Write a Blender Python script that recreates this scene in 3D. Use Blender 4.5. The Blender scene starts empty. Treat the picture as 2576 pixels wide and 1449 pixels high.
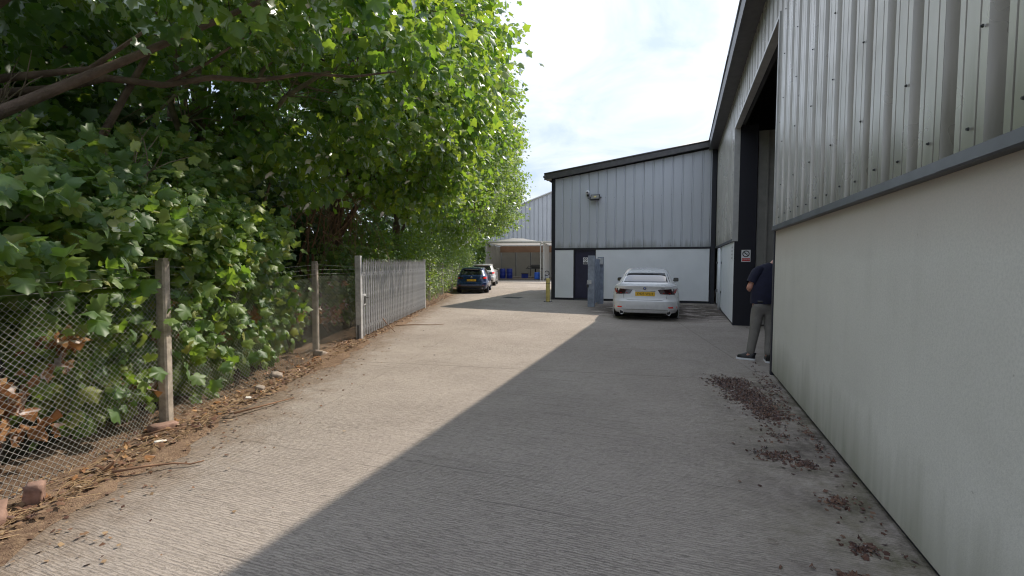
import bpy, bmesh, math, random
import numpy as np
from mathutils import Vector, Matrix, Euler
R = math.radians
rng = np.random.default_rng(7)
random.seed(7)
scene = bpy.context.scene
COL = scene.collection

# ------------------------------------------------------------------ camera, sky, sun, exposure
YAW = R(19.86)                      # the buildings' long direction, turned clockwise from +Y
CY, SY = math.cos(YAW), math.sin(YAW)
CAM_H = 1.6
cd = bpy.data.cameras.new('camera'); cam = bpy.data.objects.new('camera', cd); COL.objects.link(cam)
cd.sensor_width = 36.0; cd.lens = 36.0 * 1180 / 2576; cd.clip_start = 0.05; cd.clip_end = 3000
cam.location = (0, 0, CAM_H); cam.rotation_euler = (R(90 - 3.14), 0, 0)
scene.camera = cam

SUN_AZ, SUN_EL = R(50.5), R(46)
world = bpy.data.worlds.new('World'); scene.world = world; world.use_nodes = True
wn = world.node_tree; wn.nodes.clear()
def wnode(t, **kw):
    n = wn.nodes.new(t)
    for k, v in kw.items(): setattr(n, k, v)
    return n
w_out = wnode('ShaderNodeOutputWorld'); w_bg = wnode('ShaderNodeBackground'); w_bg.inputs['Strength'].default_value = 0.11
w_sky = wnode('ShaderNodeTexSky', sky_type='NISHITA', sun_disc=False, sun_elevation=SUN_EL, sun_rotation=SUN_AZ, altitude=50, air_density=1.2, dust_density=2.0, ozone_density=1.6)
w_tc = wnode('ShaderNodeTexCoord'); w_sep = wnode('ShaderNodeSeparateXYZ'); wn.links.new(w_tc.outputs['Generated'], w_sep.inputs[0])
w_z = wnode('ShaderNodeMath', operation='MAXIMUM'); wn.links.new(w_sep.outputs['Z'], w_z.inputs[0]); w_z.inputs[1].default_value = 0.0
w_za = wnode('ShaderNodeMath', operation='ADD'); wn.links.new(w_z.outputs[0], w_za.inputs[0]); w_za.inputs[1].default_value = 0.22
w_dv = wnode('ShaderNodeVectorMath', operation='DIVIDE'); wn.links.new(w_tc.outputs['Generated'], w_dv.inputs[0])
w_cmb = wnode('ShaderNodeCombineXYZ')
for i in range(3): wn.links.new(w_za.outputs[0], w_cmb.inputs[i])
wn.links.new(w_cmb.outputs[0], w_dv.inputs[1])
w_no = wnode('ShaderNodeTexNoise'); w_no.inputs['Scale'].default_value = 2.3; w_no.inputs['Detail'].default_value = 9; w_no.inputs['Roughness'].default_value = 0.58; w_no.inputs['Distortion'].default_value = 0.6
wn.links.new(w_dv.outputs[0], w_no.inputs['Vector'])
w_cr = wnode('ShaderNodeValToRGB'); w_cr.color_ramp.elements[0].position = 0.36; w_cr.color_ramp.elements[0].color = (2.6, 3.1, 4.2, 1); w_cr.color_ramp.elements[1].position = 0.62; w_cr.color_ramp.elements[1].color = (4.1, 4.3, 4.7, 1)
wn.links.new(w_no.outputs['Fac'], w_cr.inputs[0])
w_gr = wnode('ShaderNodeMath', operation='MULTIPLY_ADD'); wn.links.new(w_z.outputs[0], w_gr.inputs[0]); w_gr.inputs[1].default_value = 0.55; w_gr.inputs[2].default_value = 0.82   # thin cloud is a little brighter overhead than at the horizon
w_sc = wnode('ShaderNodeVectorMath', operation='SCALE'); wn.links.new(w_cr.outputs[0], w_sc.inputs[0]); wn.links.new(w_gr.outputs[0], w_sc.inputs['Scale'])
w_mx = wnode('ShaderNodeMixRGB'); w_mx.inputs[0].default_value = 0.84
wn.links.new(w_sc.outputs[0], w_mx.inputs[2]); wn.links.new(w_sky.outputs[0], w_mx.inputs[1])
wn.links.new(w_mx.outputs[0], w_bg.inputs['Color']); wn.links.new(w_bg.outputs[0], w_out.inputs['Surface'])

sl = bpy.data.lights.new('sun', 'SUN'); sun = bpy.data.objects.new('sun', sl); COL.objects.link(sun)
sl.energy = 2.0; sl.angle = R(0.6); sl.color = (1.0, 0.89, 0.745)
sd = Vector((math.sin(SUN_AZ) * math.cos(SUN_EL), math.cos(SUN_AZ) * math.cos(SUN_EL), math.sin(SUN_EL)))
sun.rotation_euler = (-sd).to_track_quat('-Z', 'Y').to_euler(); sun.location = (20, 20, 30)
vs = scene.view_settings; vs.view_transform = 'Standard'; vs.look = 'None'; vs.exposure = 1.2; vs.gamma = 1.0; vs.use_curve_mapping = False
scene.cycles.max_bounces = 8; scene.cycles.transparent_max_bounces = 4
scene.cycles.use_denoising = True; scene.cycles.filter_width = 1.15

# ------------------------------------------------------------------ helpers
def uv(u, v, z=0.0):
    return Vector((u * CY + v * SY, -u * SY + v * CY, z))
def tag(o, label=None, cat=None, group=None, kind=None):
    if label: o['label'] = label
    if cat: o['category'] = cat
    if group: o['group'] = group
    if kind: o['kind'] = kind
    return o
def empty(name, loc=(0, 0, 0), rz=0.0, label=None, cat=None, group=None):
    o = bpy.data.objects.new(name, None); COL.objects.link(o); o.location = loc; o.rotation_euler = (0, 0, rz); o.empty_display_size = .2
    return tag(o, label, cat, group)
def put(name, me, parent=None, loc=None, rot=None):
    o = bpy.data.objects.new(name, me); COL.objects.link(o)
    if parent is not None: o.parent = parent
    if loc is not None: o.location = loc
    if rot is not None: o.rotation_euler = rot
    return o
def copy_tree(o, parent=None):
    c = o.copy(); COL.objects.link(c)
    if parent is not None: c.parent = parent
    for ch in list(o.children): copy_tree(ch, c)
    return c

class MB:
    def __init__(s): s.v = []; s.f = []; s.m = []; s.mi = 0
    def add(s, vs, fs):
        b = len(s.v); s.v += [tuple(p) for p in vs]; s.f += [tuple(b + i for i in f) for f in fs]; s.m += [s.mi] * len(fs); return s
    def box(s, x0, x1, y0, y1, z0, z1, M=None):
        p = [Vector(q) for q in ((x0, y0, z0), (x1, y0, z0), (x1, y1, z0), (x0, y1, z0), (x0, y0, z1), (x1, y0, z1), (x1, y1, z1), (x0, y1, z1))]
        if M is not None: p = [M @ q for q in p]
        return s.add(p, [(0, 3, 2, 1), (4, 5, 6, 7), (0, 1, 5, 4), (1, 2, 6, 5), (2, 3, 7, 6), (3, 0, 4, 7)])
    def cbox(s, x0, x1, y0, y1, z0, z1, c=.01, M=None):
        # box with chamfered edges
        bm = bmesh.new(); bmesh.ops.create_cube(bm, size=1)
        for q in bm.verts: q.co = Vector((x0 + (q.co.x + .5) * (x1 - x0), y0 + (q.co.y + .5) * (y1 - y0), z0 + (q.co.z + .5) * (z1 - z0)))
        bmesh.ops.bevel(bm, geom=bm.edges[:], offset=c, segments=2, affect='EDGES', profile=.6)
        if M is not None: bm.transform(M)
        bm.verts.index_update(); s.add([q.co[:] for q in bm.verts], [[q.index for q in f.verts] for f in bm.faces]); bm.free(); return s
    def prism(s, pts, h0, h1, axis='z'):
        n = len(pts)
        def mk(a, b, h): return {'z': (a, b, h), 'y': (a, h, b), 'x': (h, a, b)}[axis]
        vs = [mk(a, b, h0) for a, b in pts] + [mk(a, b, h1) for a, b in pts]
        return s.add(vs, [tuple(range(n))[::-1], tuple(range(n, 2 * n))] + [(i, (i + 1) % n, n + (i + 1) % n, n + i) for i in range(n)])
    def tube(s, pts, rad, n=6, cap=True):
        pts = [Vector(p) for p in pts]; k = len(pts)
        if not hasattr(rad, '__len__'): rad = [rad] * k
        vs = []; up = None
        for i, p in enumerate(pts):
            t = (pts[min(i + 1, k - 1)] - pts[max(i - 1, 0)])
            t = t.normalized() if t.length > 1e-9 else Vector((0, 0, 1))
            if up is None: up = t.orthogonal().normalized()
            else:
                up = up - t * up.dot(t); up = up.normalized() if up.length > 1e-6 else t.orthogonal().normalized()
            w = t.cross(up)
            for j in range(n):
                a = 2 * math.pi * j / n; vs.append(p + (up * math.cos(a) + w * math.sin(a)) * rad[i])
        fs = [(i * n + j, i * n + (j + 1) % n, (i + 1) * n + (j + 1) % n, (i + 1) * n + j) for i in range(k - 1) for j in range(n)]
        if cap: fs += [tuple(range(n))[::-1], tuple(range((k - 1) * n, k * n))]
        return s.add(vs, fs)
    def lathe(s, prof, n=16, M=None, cap=True):
        vs = []
        for r, z in prof:
            for j in range(n):
                a = 2 * math.pi * j / n; vs.append(Vector((r * math.cos(a), r * math.sin(a), z)))
        if M is not None: vs = [M @ q for q in vs]
        k = len(prof)
        fs = [(i * n + j, i * n + (j + 1) % n, (i + 1) * n + (j + 1) % n, (i + 1) * n + j) for i in range(k - 1) for j in range(n)]
        if cap: fs += [tuple(range(n))[::-1], tuple(range((k - 1) * n, k * n))]
        return s.add(vs, fs)
    def mesh(s, name, mats, smooth=False):
        me = bpy.data.meshes.new(name); me.from_pydata(s.v, [], s.f)
        for m in (mats if isinstance(mats, (list, tuple)) else [mats]): me.materials.append(m)
        if any(s.m): me.polygons.foreach_set('material_index', s.m)
        if smooth:
            me.polygons.foreach_set('use_smooth', [True] * len(s.f))
        me.update(); return me
    def build(s, name, mats, parent=None, smooth=False, loc=None, rot=None):
        o = put(name, s.mesh(name, mats, smooth), parent, loc, rot)
        if smooth == 'auto': o.data.set_sharp_from_angle(angle=R(38))
        return o

# ------------------------------------------------------------------ materials
class NT:
    def __init__(s, name):
        s.m = bpy.data.materials.new(name); s.m.use_nodes = True; s.t = s.m.node_tree; s.t.nodes.clear()
        s.out = s.t.nodes.new('ShaderNodeOutputMaterial')
    def n(s, t, props=None, **inp):
        x = s.t.nodes.new('ShaderNode' + t)
        for k, v in (props or {}).items(): setattr(x, k, v)
        for k, v in inp.items():
            key = int(k[1:]) if k[0] == 'i' and k[1:].isdigit() else k.replace('_', ' ')
            s.set(x.inputs[key], v)
        return x
    def set(s, sock, v):
        if isinstance(v, bpy.types.NodeSocket): s.t.links.new(v, sock)
        elif isinstance(v, bpy.types.Node): s.t.links.new(v.outputs[0], sock)
        else:
            if sock.type == 'RGBA' and len(v) == 3: v = (*v, 1)
            sock.default_value = v
    def noise(s, vec, scale, detail=4, rough=.55, dist=0.0):
        return s.n('TexNoise', Vector=vec, Scale=scale, Detail=detail, Roughness=rough, Distortion=dist).outputs['Fac']
    def ramp(s, fac, *st):
        x = s.n('ValToRGB', i0=fac); e = x.color_ramp.elements
        while len(e) < len(st): e.new(.5)
        for q, (p, c) in zip(e, st):
            q.position = p; q.color = (c, c, c, 1) if not hasattr(c, '__len__') else (*c, 1)
        return x.outputs[0]
    def mix(s, fac, a, b, mode='MIX'):
        return s.n('MixRGB', {'blend_type': mode}, i0=fac, i1=a, i2=b).outputs[0]
    def math(s, op, a, b=0.0, clamp=False):
        return s.n('Math', {'operation': op, 'use_clamp': clamp}, i0=a, i1=b).outputs[0]
    def obj(s): return s.n('TexCoord').outputs['Object']
    def pos(s): return s.n('NewGeometry').outputs['Position']
    def map(s, vec, scale=(1, 1, 1), rot=(0, 0, 0), loc=(0, 0, 0)):
        return s.n('Mapping', Vector=vec, Scale=scale, Rotation=rot, Location=loc).outputs[0]
    def bump(s, h, strength=.3, dist=.01):
        return s.n('Bump', Height=h, Strength=strength, Distance=dist).outputs[0]
    def bsdf(s, **kw):
        b = s.n('BsdfPrincipled', **kw); s.t.links.new(b.outputs[0], s.out.inputs['Surface']); return s.m

def plain(name, col, rough=.6, metal=0.0, var=.12, scale=6.0, bump=0.0, spec=.5, coat=0.0):
    t = NT(name); o = t.obj(); f = t.noise(o, scale, 5)
    c = t.mix(t.ramp(f, (.3, 0.0), (.7, 1.0)), [x * (1 - var) for x in col], [min(1, x * (1 + var)) for x in col])
    kw = dict(Base_Color=c, Roughness=rough, Metallic=metal)
    kw['Specular_IOR_Level'] = spec
    if coat: kw['Coat_Weight'] = coat; kw['Coat_Roughness'] = .05
    if bump: kw['Normal'] = t.bump(t.noise(o, scale * 8, 4), .5, bump)
    b = t.n('BsdfPrincipled')
    for k, v in kw.items(): t.set(b.inputs[k.replace('_', ' ')], v)
    t.t.links.new(b.outputs[0], t.out.inputs['Surface']); return t.m

def m_concrete():
    t = NT('yard_concrete'); p = t.pos()
    q = t.n('VectorRotate', {'rotation_type': 'Z_AXIS'}, Vector=p, Angle=YAW).outputs[0]      # x = u, y = v
    big = t.noise(p, .45, 5, .6)
    wob = t.noise(t.map(q, (.7, .7, 1)), 1.0, 2)
    qd = t.n('VectorMath', {'operation': 'ADD'}, i0=q, i1=t.n('CombineXYZ', i1=t.math('MULTIPLY', wob, .05)).outputs[0]).outputs[0]
    ln = t.noise(t.map(qd, (1.1, 46, 1)), 1.0, 4, .72)
    wv = t.n('TexWave', {'wave_type': 'BANDS', 'bands_direction': 'Y'}, Vector=t.map(qd, (.45, 1, 1)), Scale=15.0, Distortion=9.0, Detail=5.0, Detail_Scale=3.2, Detail_Roughness=.75).outputs['Fac']
    brush = t.math('MULTIPLY', t.ramp(wv, (.05, 1.0), (.38, 0.0)), t.ramp(t.noise(p, .55, 3, .55), (.32, .35), (.68, 1.0)))
    ln2 = t.noise(t.map(qd, (9.0, 130, 1)), 1.0, 3, .7)
    ln3 = t.noise(t.map(qd, (.55, 11, 1)), 1.0, 2, .5)
    sp = t.noise(p, 95, 5, .8)
    groove = t.ramp(ln, (.34, 1.0), (.43, 0.0))
    groove2 = t.ramp(ln2, (.34, 1.0), (.45, 0.0))
    ridge = t.ramp(ln, (.58, 0.0), (.74, 1.0))
    area = t.ramp(t.noise(p, .33, 3), (.32, .2), (.66, 1.0))
    base = t.mix(t.ramp(big, (.3, 0.0), (.7, 1.0)), (.385, .33, .288), (.485, .425, .375))
    blot = t.ramp(t.noise(p, 1.9, 5, .65), (.5, 0.0), (.72, .4))
    base = t.mix(blot, base, (.31, .27, .235))
    base = t.mix(t.ramp(sp, (.35, .0), (.75, .3)), base, (.52, .49, .45))
    pit = t.noise(t.map(qd, (13, 30, 1)), 1.0, 4, .8)
    base = t.mix(t.ramp(pit, (.34, .5), (.43, 0.0)), base, (.16, .145, .13))
    base = t.mix(t.ramp(pit, (.60, 0.0), (.72, .45)), base, (.60, .56, .51))
    base = t.mix(t.math('MULTIPLY', ridge, .28), base, (.54, .50, .45))
    base = t.mix(t.math('MULTIPLY', t.math('MULTIPLY', groove, area), .55), base, (.10, .09, .082))
    base = t.mix(t.math('MULTIPLY', brush, .42), base, (.12, .108, .098))
    lg = t.ramp(t.noise(t.map(qd, (.35, 24, 1)), 1.0, 3, .6), (.30, 1.0), (.36, 0.0))
    base = t.mix(t.math('MULTIPLY', lg, .45), base, (.10, .09, .08))
    base = t.mix(t.ramp(t.noise(p, .9, 2, .5, .4), (.70, 0.0), (.76, .35)), base, (.16, .14, .125))
    base = t.mix(t.math('MULTIPLY', groove2, .6), base, (.12, .11, .098))
    base = t.mix(t.ramp(sp, (.3, .75), (.44, 0.0)), base, (.14, .12, .105))
    ex_ = t.math('ADD', t.math('MULTIPLY', t.n('SeparateXYZ', i0=p).outputs[0], -1.0), t.math('MULTIPLY', t.math('ADD', t.noise(p, 3.0, 6, .7), -.5), 1.5))
    base = t.mix(t.math('MULTIPLY', t.ramp(t.math('ADD', ex_, -2.0), (.25, 0.0), (.85, 1.0)), .75), base, t.mix(t.ramp(t.noise(p, 18, 4, .7), (.35, 0.0), (.65, 1.0)), (.13, .09, .062), (.30, .22, .15)))
    # damp, mossy strip along the warehouse wall and old mud where the white car stands
    s = t.n('SeparateXYZ', i0=q)
    u, v = s.outputs[0], s.outputs[1]
    st = t.math('MULTIPLY', t.ramp(t.math('MULTIPLY', t.math('ADD', u, -.1), .9), (0.0, 0.0), (.95, 1.0)), t.ramp(t.noise(p, 3.2, 6, .7), (.36, 0.0), (.62, .9)))
    st = t.math('MULTIPLY', st, t.ramp(t.math('MULTIPLY', v, .1), (.66, 1.0), (.8, 0.0)))
    base = t.mix(st, base, t.mix(t.ramp(t.noise(p, 1.7, 3), (.4, 0.0), (.62, 1.0)), (.085, .07, .06), (.15, .14, .085)))
    du = t.math('MULTIPLY', t.math('ADD', u, .55), .33); dv = t.math('MULTIPLY', t.math('ADD', v, -16.6), .27)
    rr = t.math('ADD', t.math('MULTIPLY', du, du), t.math('MULTIPLY', dv, dv))
    mud = t.math('MULTIPLY', t.ramp(rr, (.35, 1.0), (1.1, 0.0)), t.ramp(t.noise(t.map(q, (1.1, 2.2, 1)), 1.5, 6, .62), (.40, 0.0), (.50, 1.0)))
    base = t.mix(t.math('MULTIPLY', mud, .9), base, (.065, .05, .038))
    h = t.math('ADD', t.math('ADD', t.math('ADD', t.math('MULTIPLY', ln, .8), t.math('MULTIPLY', brush, -.55)), t.math('MULTIPLY', ln2, .6)), t.math('MULTIPLY', sp, .5))
    return t.bsdf(Base_Color=base, Roughness=.9, Normal=t.bump(h, .8, .014), Specular_IOR_Level=.25)
M = {}
M['concrete'] = m_concrete()
def m_dirt():
    t = NT('verge_soil'); p = t.pos()
    a = t.noise(p, 2.2, 6, .65); b = t.noise(p, 28, 5, .7); c = t.noise(p, 120, 2)
    col = t.mix(t.ramp(a, (.35, 0.0), (.65, 1.0)), (.14, .09, .062), (.27, .185, .13))
    col = t.mix(t.ramp(b, (.45, 0.0), (.7, .75)), col, (.40, .29, .19))
    col = t.mix(t.ramp(c, (.3, .6), (.45, 0.0)), col, (.05, .032, .02))
    return t.bsdf(Base_Color=col, Roughness=.95, Normal=t.bump(t.math('ADD', b, c), .8, .02), Specular_IOR_Level=.2)
M['dirt'] = m_dirt()
def m_ground():
    t = NT('woodland_soil'); p = t.pos()
    a = t.noise(p, .8, 6, .65); b = t.noise(p, 14, 5, .7)
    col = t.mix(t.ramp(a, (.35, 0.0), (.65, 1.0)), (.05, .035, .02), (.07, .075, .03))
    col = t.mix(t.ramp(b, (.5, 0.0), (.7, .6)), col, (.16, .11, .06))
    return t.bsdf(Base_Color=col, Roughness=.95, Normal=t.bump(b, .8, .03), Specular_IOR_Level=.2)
M['ground'] = m_ground()
def m_render_wall():
    t = NT('white_render'); o = t.obj(); s = t.n('SeparateXYZ', i0=o); z = s.outputs[2]
    a = t.noise(o, .9, 5, .6); b = t.noise(t.map(o, (6, 6, .7)), 1.0, 4, .6); c = t.noise(o, 160, 2, .6)
    col = t.mix(t.ramp(a, (.3, 0.0), (.7, 1.0)), (.66, .645, .585), (.735, .72, .66))
    rust = t.math('MULTIPLY', t.ramp(t.math('ADD', t.math('MULTIPLY', z, .5), t.math('MULTIPLY', t.math('ADD', a, -.5), .25)), (.80, 0.0), (1.02, 1.0)), .6)
    col = t.mix(rust, col, (.42, .33, .265))
    alg = t.math('MULTIPLY', t.ramp(t.math('ADD', z, t.math('MULTIPLY', t.math('ADD', b, -.5), .7)), (.02, 1.0), (.55, 0.0)), .85)
    col = t.mix(alg, col, (.30, .295, .225))
    col = t.mix(t.ramp(b, (.52, 0.0), (.8, .22)), col, (.50, .485, .43))
    col = t.mix(t.ramp(t.noise(o, 23, 2), (.75, 0.0), (.8, .5)), col, (.28, .25, .21))
    col = t.mix(t.ramp(t.noise(o, 70, 4, .75), (.35, .35), (.6, 0.0)), col, (.44, .435, .40))
    col = t.mix(t.ramp(t.noise(t.map(o, (.8, .8, 3)), 1.3, 5, .65), (.55, 0.0), (.78, .2)), col, (.47, .455, .40))
    return t.bsdf(Base_Color=col, Roughness=.85, Normal=t.bump(c, .35, .004), Specular_IOR_Level=.3)
M['render'] = m_render_wall()
def m_clad(name, c0, c1, rough=.42, metal=.25, dirt=.3):
    t = NT(name); o = t.obj()
    a = t.noise(t.map(o, (5, 5, .35)), 1.0, 5, .6); b = t.noise(o, 1.1, 4, .6); c = t.noise(o, 55, 2)
    col = t.mix(t.ramp(a, (.3, 0.0), (.7, 1.0)), c0, c1)
    col = t.mix(t.ramp(b, (.5, 0.0), (.75, dirt)), col, [x * .72 for x in c0])
    z = t.n('SeparateXYZ', i0=o).outputs[2]
    g = t.math('MULTIPLY', t.ramp(t.math('ADD', t.math('ADD', z, -2.1), t.math('MULTIPLY', t.math('ADD', a, -.55), 1.1)), (0.0, 1.0), (.3, 0.0)), .45)
    col = t.mix(g, col, (.14, .135, .085))
    col = t.mix(t.ramp(c, (.7, 0.0), (.78, .35)), col, [x * .5 for x in c0])
    return t.bsdf(Base_Color=col, Roughness=t.ramp(b, (.3, rough - .07), (.7, rough + .1)), Metallic=metal)
M['clad'] = m_clad('goosewing_cladding', (.44, .42, .375), (.53, .51, .46), .30, .42)
M['clad_wing'] = m_clad('grey_cladding', (.525, .55, .595), (.56, .585, .63), .45, .08, .1)
M['clad_far'] = m_clad('pale_far_cladding', (.50, .51, .53), (.58, .59, .61), .5, .05)
M['trim_dark'] = plain('dark_trim', (.018, .019, .028), .45)
M['trim_brown'] = plain('weathered_dark_trim', (.075, .07, .07), .42, var=.25)
M['flashing'] = plain('grey_flashing', (.085, .09, .10), .42, .3, .3, 3)
M['frame_light'] = plain('pale_aluminium_trim', (.52, .52, .5), .35, .4)
M['white_panel'] = plain('white_wall_panel', (.84, .86, .88), .6, var=.04, scale=1.5)
M['navy'] = plain('navy_door_paint', (.020, .022, .055), .4)
M['navy_black'] = plain('near_black_navy_paint', (.010, .010, .018), .5)
M['interior'] = plain('dim_interior_lining', (.06, .06, .06), .8)
M['interior_grey'] = plain('grey_sliding_door', (.22, .215, .195), .55)
M['white'] = plain('white_plastic', (.78, .79, .8), .35, var=.04)
M['black'] = plain('black_plastic', (.012, .012, .013), .4)
M['rubber'] = plain('tyre_rubber', (.014, .014, .014), .85)
M['galv'] = plain('galvanised_steel', (.52, .53, .54), .5, .25, .28, 9)
M['galv_blue'] = plain('blue_grey_steel_paint', (.27, .31, .38), .5, .15, .3, 5)
M['wire'] = plain('galvanised_wire', (.46, .46, .43), .55, .15, .2, 20)
M['post'] = plain('weathered_concrete_post', (.40, .355, .30), .95, 0, .35, 14, .006)
M['yellow'] = plain('faded_yellow_paint', (.62, .50, .16), .55, 0, .25, 7)
M['brick'] = plain('old_red_brick', (.30, .19, .15), .9, 0, .35, 14, .006)
M['stone'] = plain('grey_stone', (.33, .28, .24), .9, 0, .3, 12, .006)
M['red'] = plain('red_plastic', (.55, .03, .03), .4)
M['blue'] = plain('blue_plastic_drum', (.02, .045, .33), .45, var=.2)
M['blue_lt'] = plain('bright_blue_plastic', (.03, .13, .62), .4, var=.15)
M['canvas'] = plain('white_canopy_sheet', (.74, .73, .70), .7, var=.06, scale=1)
M['canvas_in'] = plain('tan_canopy_lining', (.30, .19, .13), .8, var=.15, scale=2)
def m_sheet(name, col, tr, f):
    t = NT(name); o = t.obj(); n = t.noise(o, 1.2, 5)
    c = t.mix(t.ramp(n, (.3, 0.0), (.7, 1.0)), [x * .85 for x in col], col)
    m = t.n('MixShader', i0=f, i1=t.n('BsdfDiffuse', Color=c).outputs[0], i2=t.n('BsdfTranslucent', Color=tr).outputs[0]); t.t.links.new(m.outputs[0], t.out.inputs['Surface']); return t.m
M['canvas_roof'] = m_sheet('translucent_canopy_sheet', (.62, .61, .59), (.54, .52, .49), .45)
M['sheet_grey'] = m_sheet('grey_side_sheeting', (.56, .56, .53), (.42, .43, .41), .3)
M['floor_dark'] = plain('wet_wash_floor', (.13, .11, .10), .6, var=.25, scale=3)
M['glass'] = plain('car_glass', (.010, .012, .014), .03, 0, .02, spec=1.0, coat=1.0)
M['iron'] = plain('cast_iron', (.06, .062, .06), .6, .3)
M['bark'] = plain('sycamore_bark', (.145, .10, .075), .9, 0, .45, 7, .02)
M['bark_pale'] = plain('pale_sapling_bark', (.26, .20, .15), .9, 0, .4, 9, .01)
M['twig'] = plain('dry_twigs', (.24, .14, .085), .9, 0, .4, 9)
M['straw'] = plain('dry_straw', (.50, .36, .21), .9, 0, .35, 5)

def m_leaf(name, stops, trans, tfac=.42, gloss=.09, rough=.38):
    t = NT(name)
    r = t.math('FRACT', t.math('ADD', t.n('NewGeometry').outputs['Random Per Island'], t.n('ObjectInfo').outputs['Random']))
    col = t.ramp(r, *stops)
    lo = t.noise(t.pos(), .8, 3)
    col = t.mix(t.ramp(lo, (.35, 0.0), (.65, .35)), col, [x * .75 for x in stops[0][1]])
    tc = t.mix(r, trans[0], trans[1])
    d = t.n('BsdfDiffuse', Color=col); tr = t.n('BsdfTranslucent', Color=tc)
    gl = t.n('BsdfGlossy', Color=(.92, .95, 1.0), Roughness=rough + .1)
    m1 = t.n('MixShader', i0=tfac, i1=d.outputs[0], i2=tr.outputs[0])
    fr = t.n('Fresnel', IOR=1.42)
    m2 = t.n('MixShader', i0=t.math('ADD', t.math('MULTIPLY', fr.outputs[0], .38), gloss * .3), i1=m1.outputs[0], i2=gl.outputs[0])
    t.t.links.new(m2.outputs[0], t.out.inputs['Surface']); return t.m
M['leaf'] = m_leaf('sycamore_leaf', [(0.0, (.045, .105, .03)), (.45, (.08, .165, .038)), (.8, (.12, .22, .045)), (1.0, (.21, .27, .065))], ((.27, .53, .035), (.50, .66, .06)), .5)
M['leaf_low'] = m_leaf('sapling_leaf', [(0.0, (.085, .165, .048)), (.5, (.145, .245, .058)), (.85, (.22, .315, .062)), (1.0, (.37, .36, .08))], ((.26, .50, .04), (.46, .60, .07)), .46)
M['leaf_hedge'] = m_leaf('hedge_leaf', [(0.0, (.05, .11, .02)), (.5, (.09, .17, .025)), (1.0, (.19, .26, .035))], ((.34, .58, .04), (.52, .66, .06)), .48)
M['leaf_far'] = m_leaf('far_tree_leaf', [(0.0, (.045, .10, .022)), (.5, (.085, .16, .03)), (1.0, (.16, .23, .05))], ((.30, .52, .05), (.46, .60, .09)), .48)
M['leaf_deep'] = m_leaf('woodland_leaf', [(0.0, (.03, .07, .018)), (.5, (.05, .105, .025)), (1.0, (.085, .145, .032))], ((.12, .27, .025), (.22, .36, .05)), .42)
M['leaf_dry'] = m_leaf('withered_leaf', [(0.0, (.28, .13, .05)), (.5, (.46, .23, .09)), (1.0, (.58, .36, .17))], ((.35, .16, .06), (.45, .25, .1)), .25, .03, .6)
M['litter'] = m_leaf('fallen_leaf', [(0.0, (.10, .045, .03)), (.5, (.22, .12, .065)), (1.0, (.42, .30, .17))], ((.2, .1, .05), (.3, .2, .1)), .12, .02, .7)
M['litter_dark'] = m_leaf('fallen_maroon_leaf', [(0.0, (.055, .026, .017)), (.5, (.125, .06, .04)), (1.0, (.22, .13, .085))], ((.1, .04, .03), (.15, .07, .05)), .08, .03, .6)

# ------------------------------------------------------------------ ground, yard slabs, verge
def sheet(name, pts, z, mat, label=None):
    b = MB(); b.add([(x, y, z) for x, y in pts], [tuple(range(len(pts)))])
    return tag(b.build(name, mat), kind='structure')
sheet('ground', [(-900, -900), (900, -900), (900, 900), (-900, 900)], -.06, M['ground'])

EDGE_X = -2.86            # where the concrete ends and the dirt verge begins
J0 = Vector((-2.48, 2.83)); J1 = Vector((-1.73, 7.73)); JD = (J1 - J0).normalized()      # long joint between two slab bays
def jx(y): return J0.x + JD.x / JD.y * (y - J0.y)
yard = MB(); yard.box(-3.2, 40, -14, 80, -.05, -.03)
yard = tag(yard.build('yard', M['iron']), kind='structure')
def slab(pts, gap=.004):
    c = sum((Vector(p) for p in pts), Vector((0, 0))) / len(pts)
    q = []
    for p in pts:
        d = Vector(p) - c; q.append(tuple(c + d * (1 - gap / max(d.length, .1))))
    b = MB(); b.prism(q, -.03, 0.0)
    return b.build('slab', M['concrete'], yard)
ys = [-9.0, -3.6, 2.05, 7.6, 13.2, 19.0, 25.0, 31.0, 37.2]
SKEW = -.22                                             # the cross joints run square to the warehouse
for i in range(len(ys) - 1):
    y0, y1 = ys[i], ys[i + 1]
    def P(x, y): return (x, y + SKEW * (x + 2.8))
    a0, a1 = min(jx(y0), 8), min(jx(y1), 8)
    a0, a1 = max(a0, EDGE_X + .15), max(a1, EDGE_X + .15)
    slab([(EDGE_X - .45, y0), P(a0, y0), P(a1, y1), (EDGE_X - .45, y1)])
    mid0, mid1 = a0 + 5.2, a1 + 5.2
    slab([P(a0, y0), P(mid0, y0), P(mid1, y1), P(a1, y1)])
    slab([P(mid0, y0), P(mid0 + 15, y0), P(mid1 + 15, y1), P(mid1, y1)])
slab([(EDGE_X - 3, 37.2), (22, 31.5), (22, 70), (EDGE_X - 3, 70)])

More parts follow.
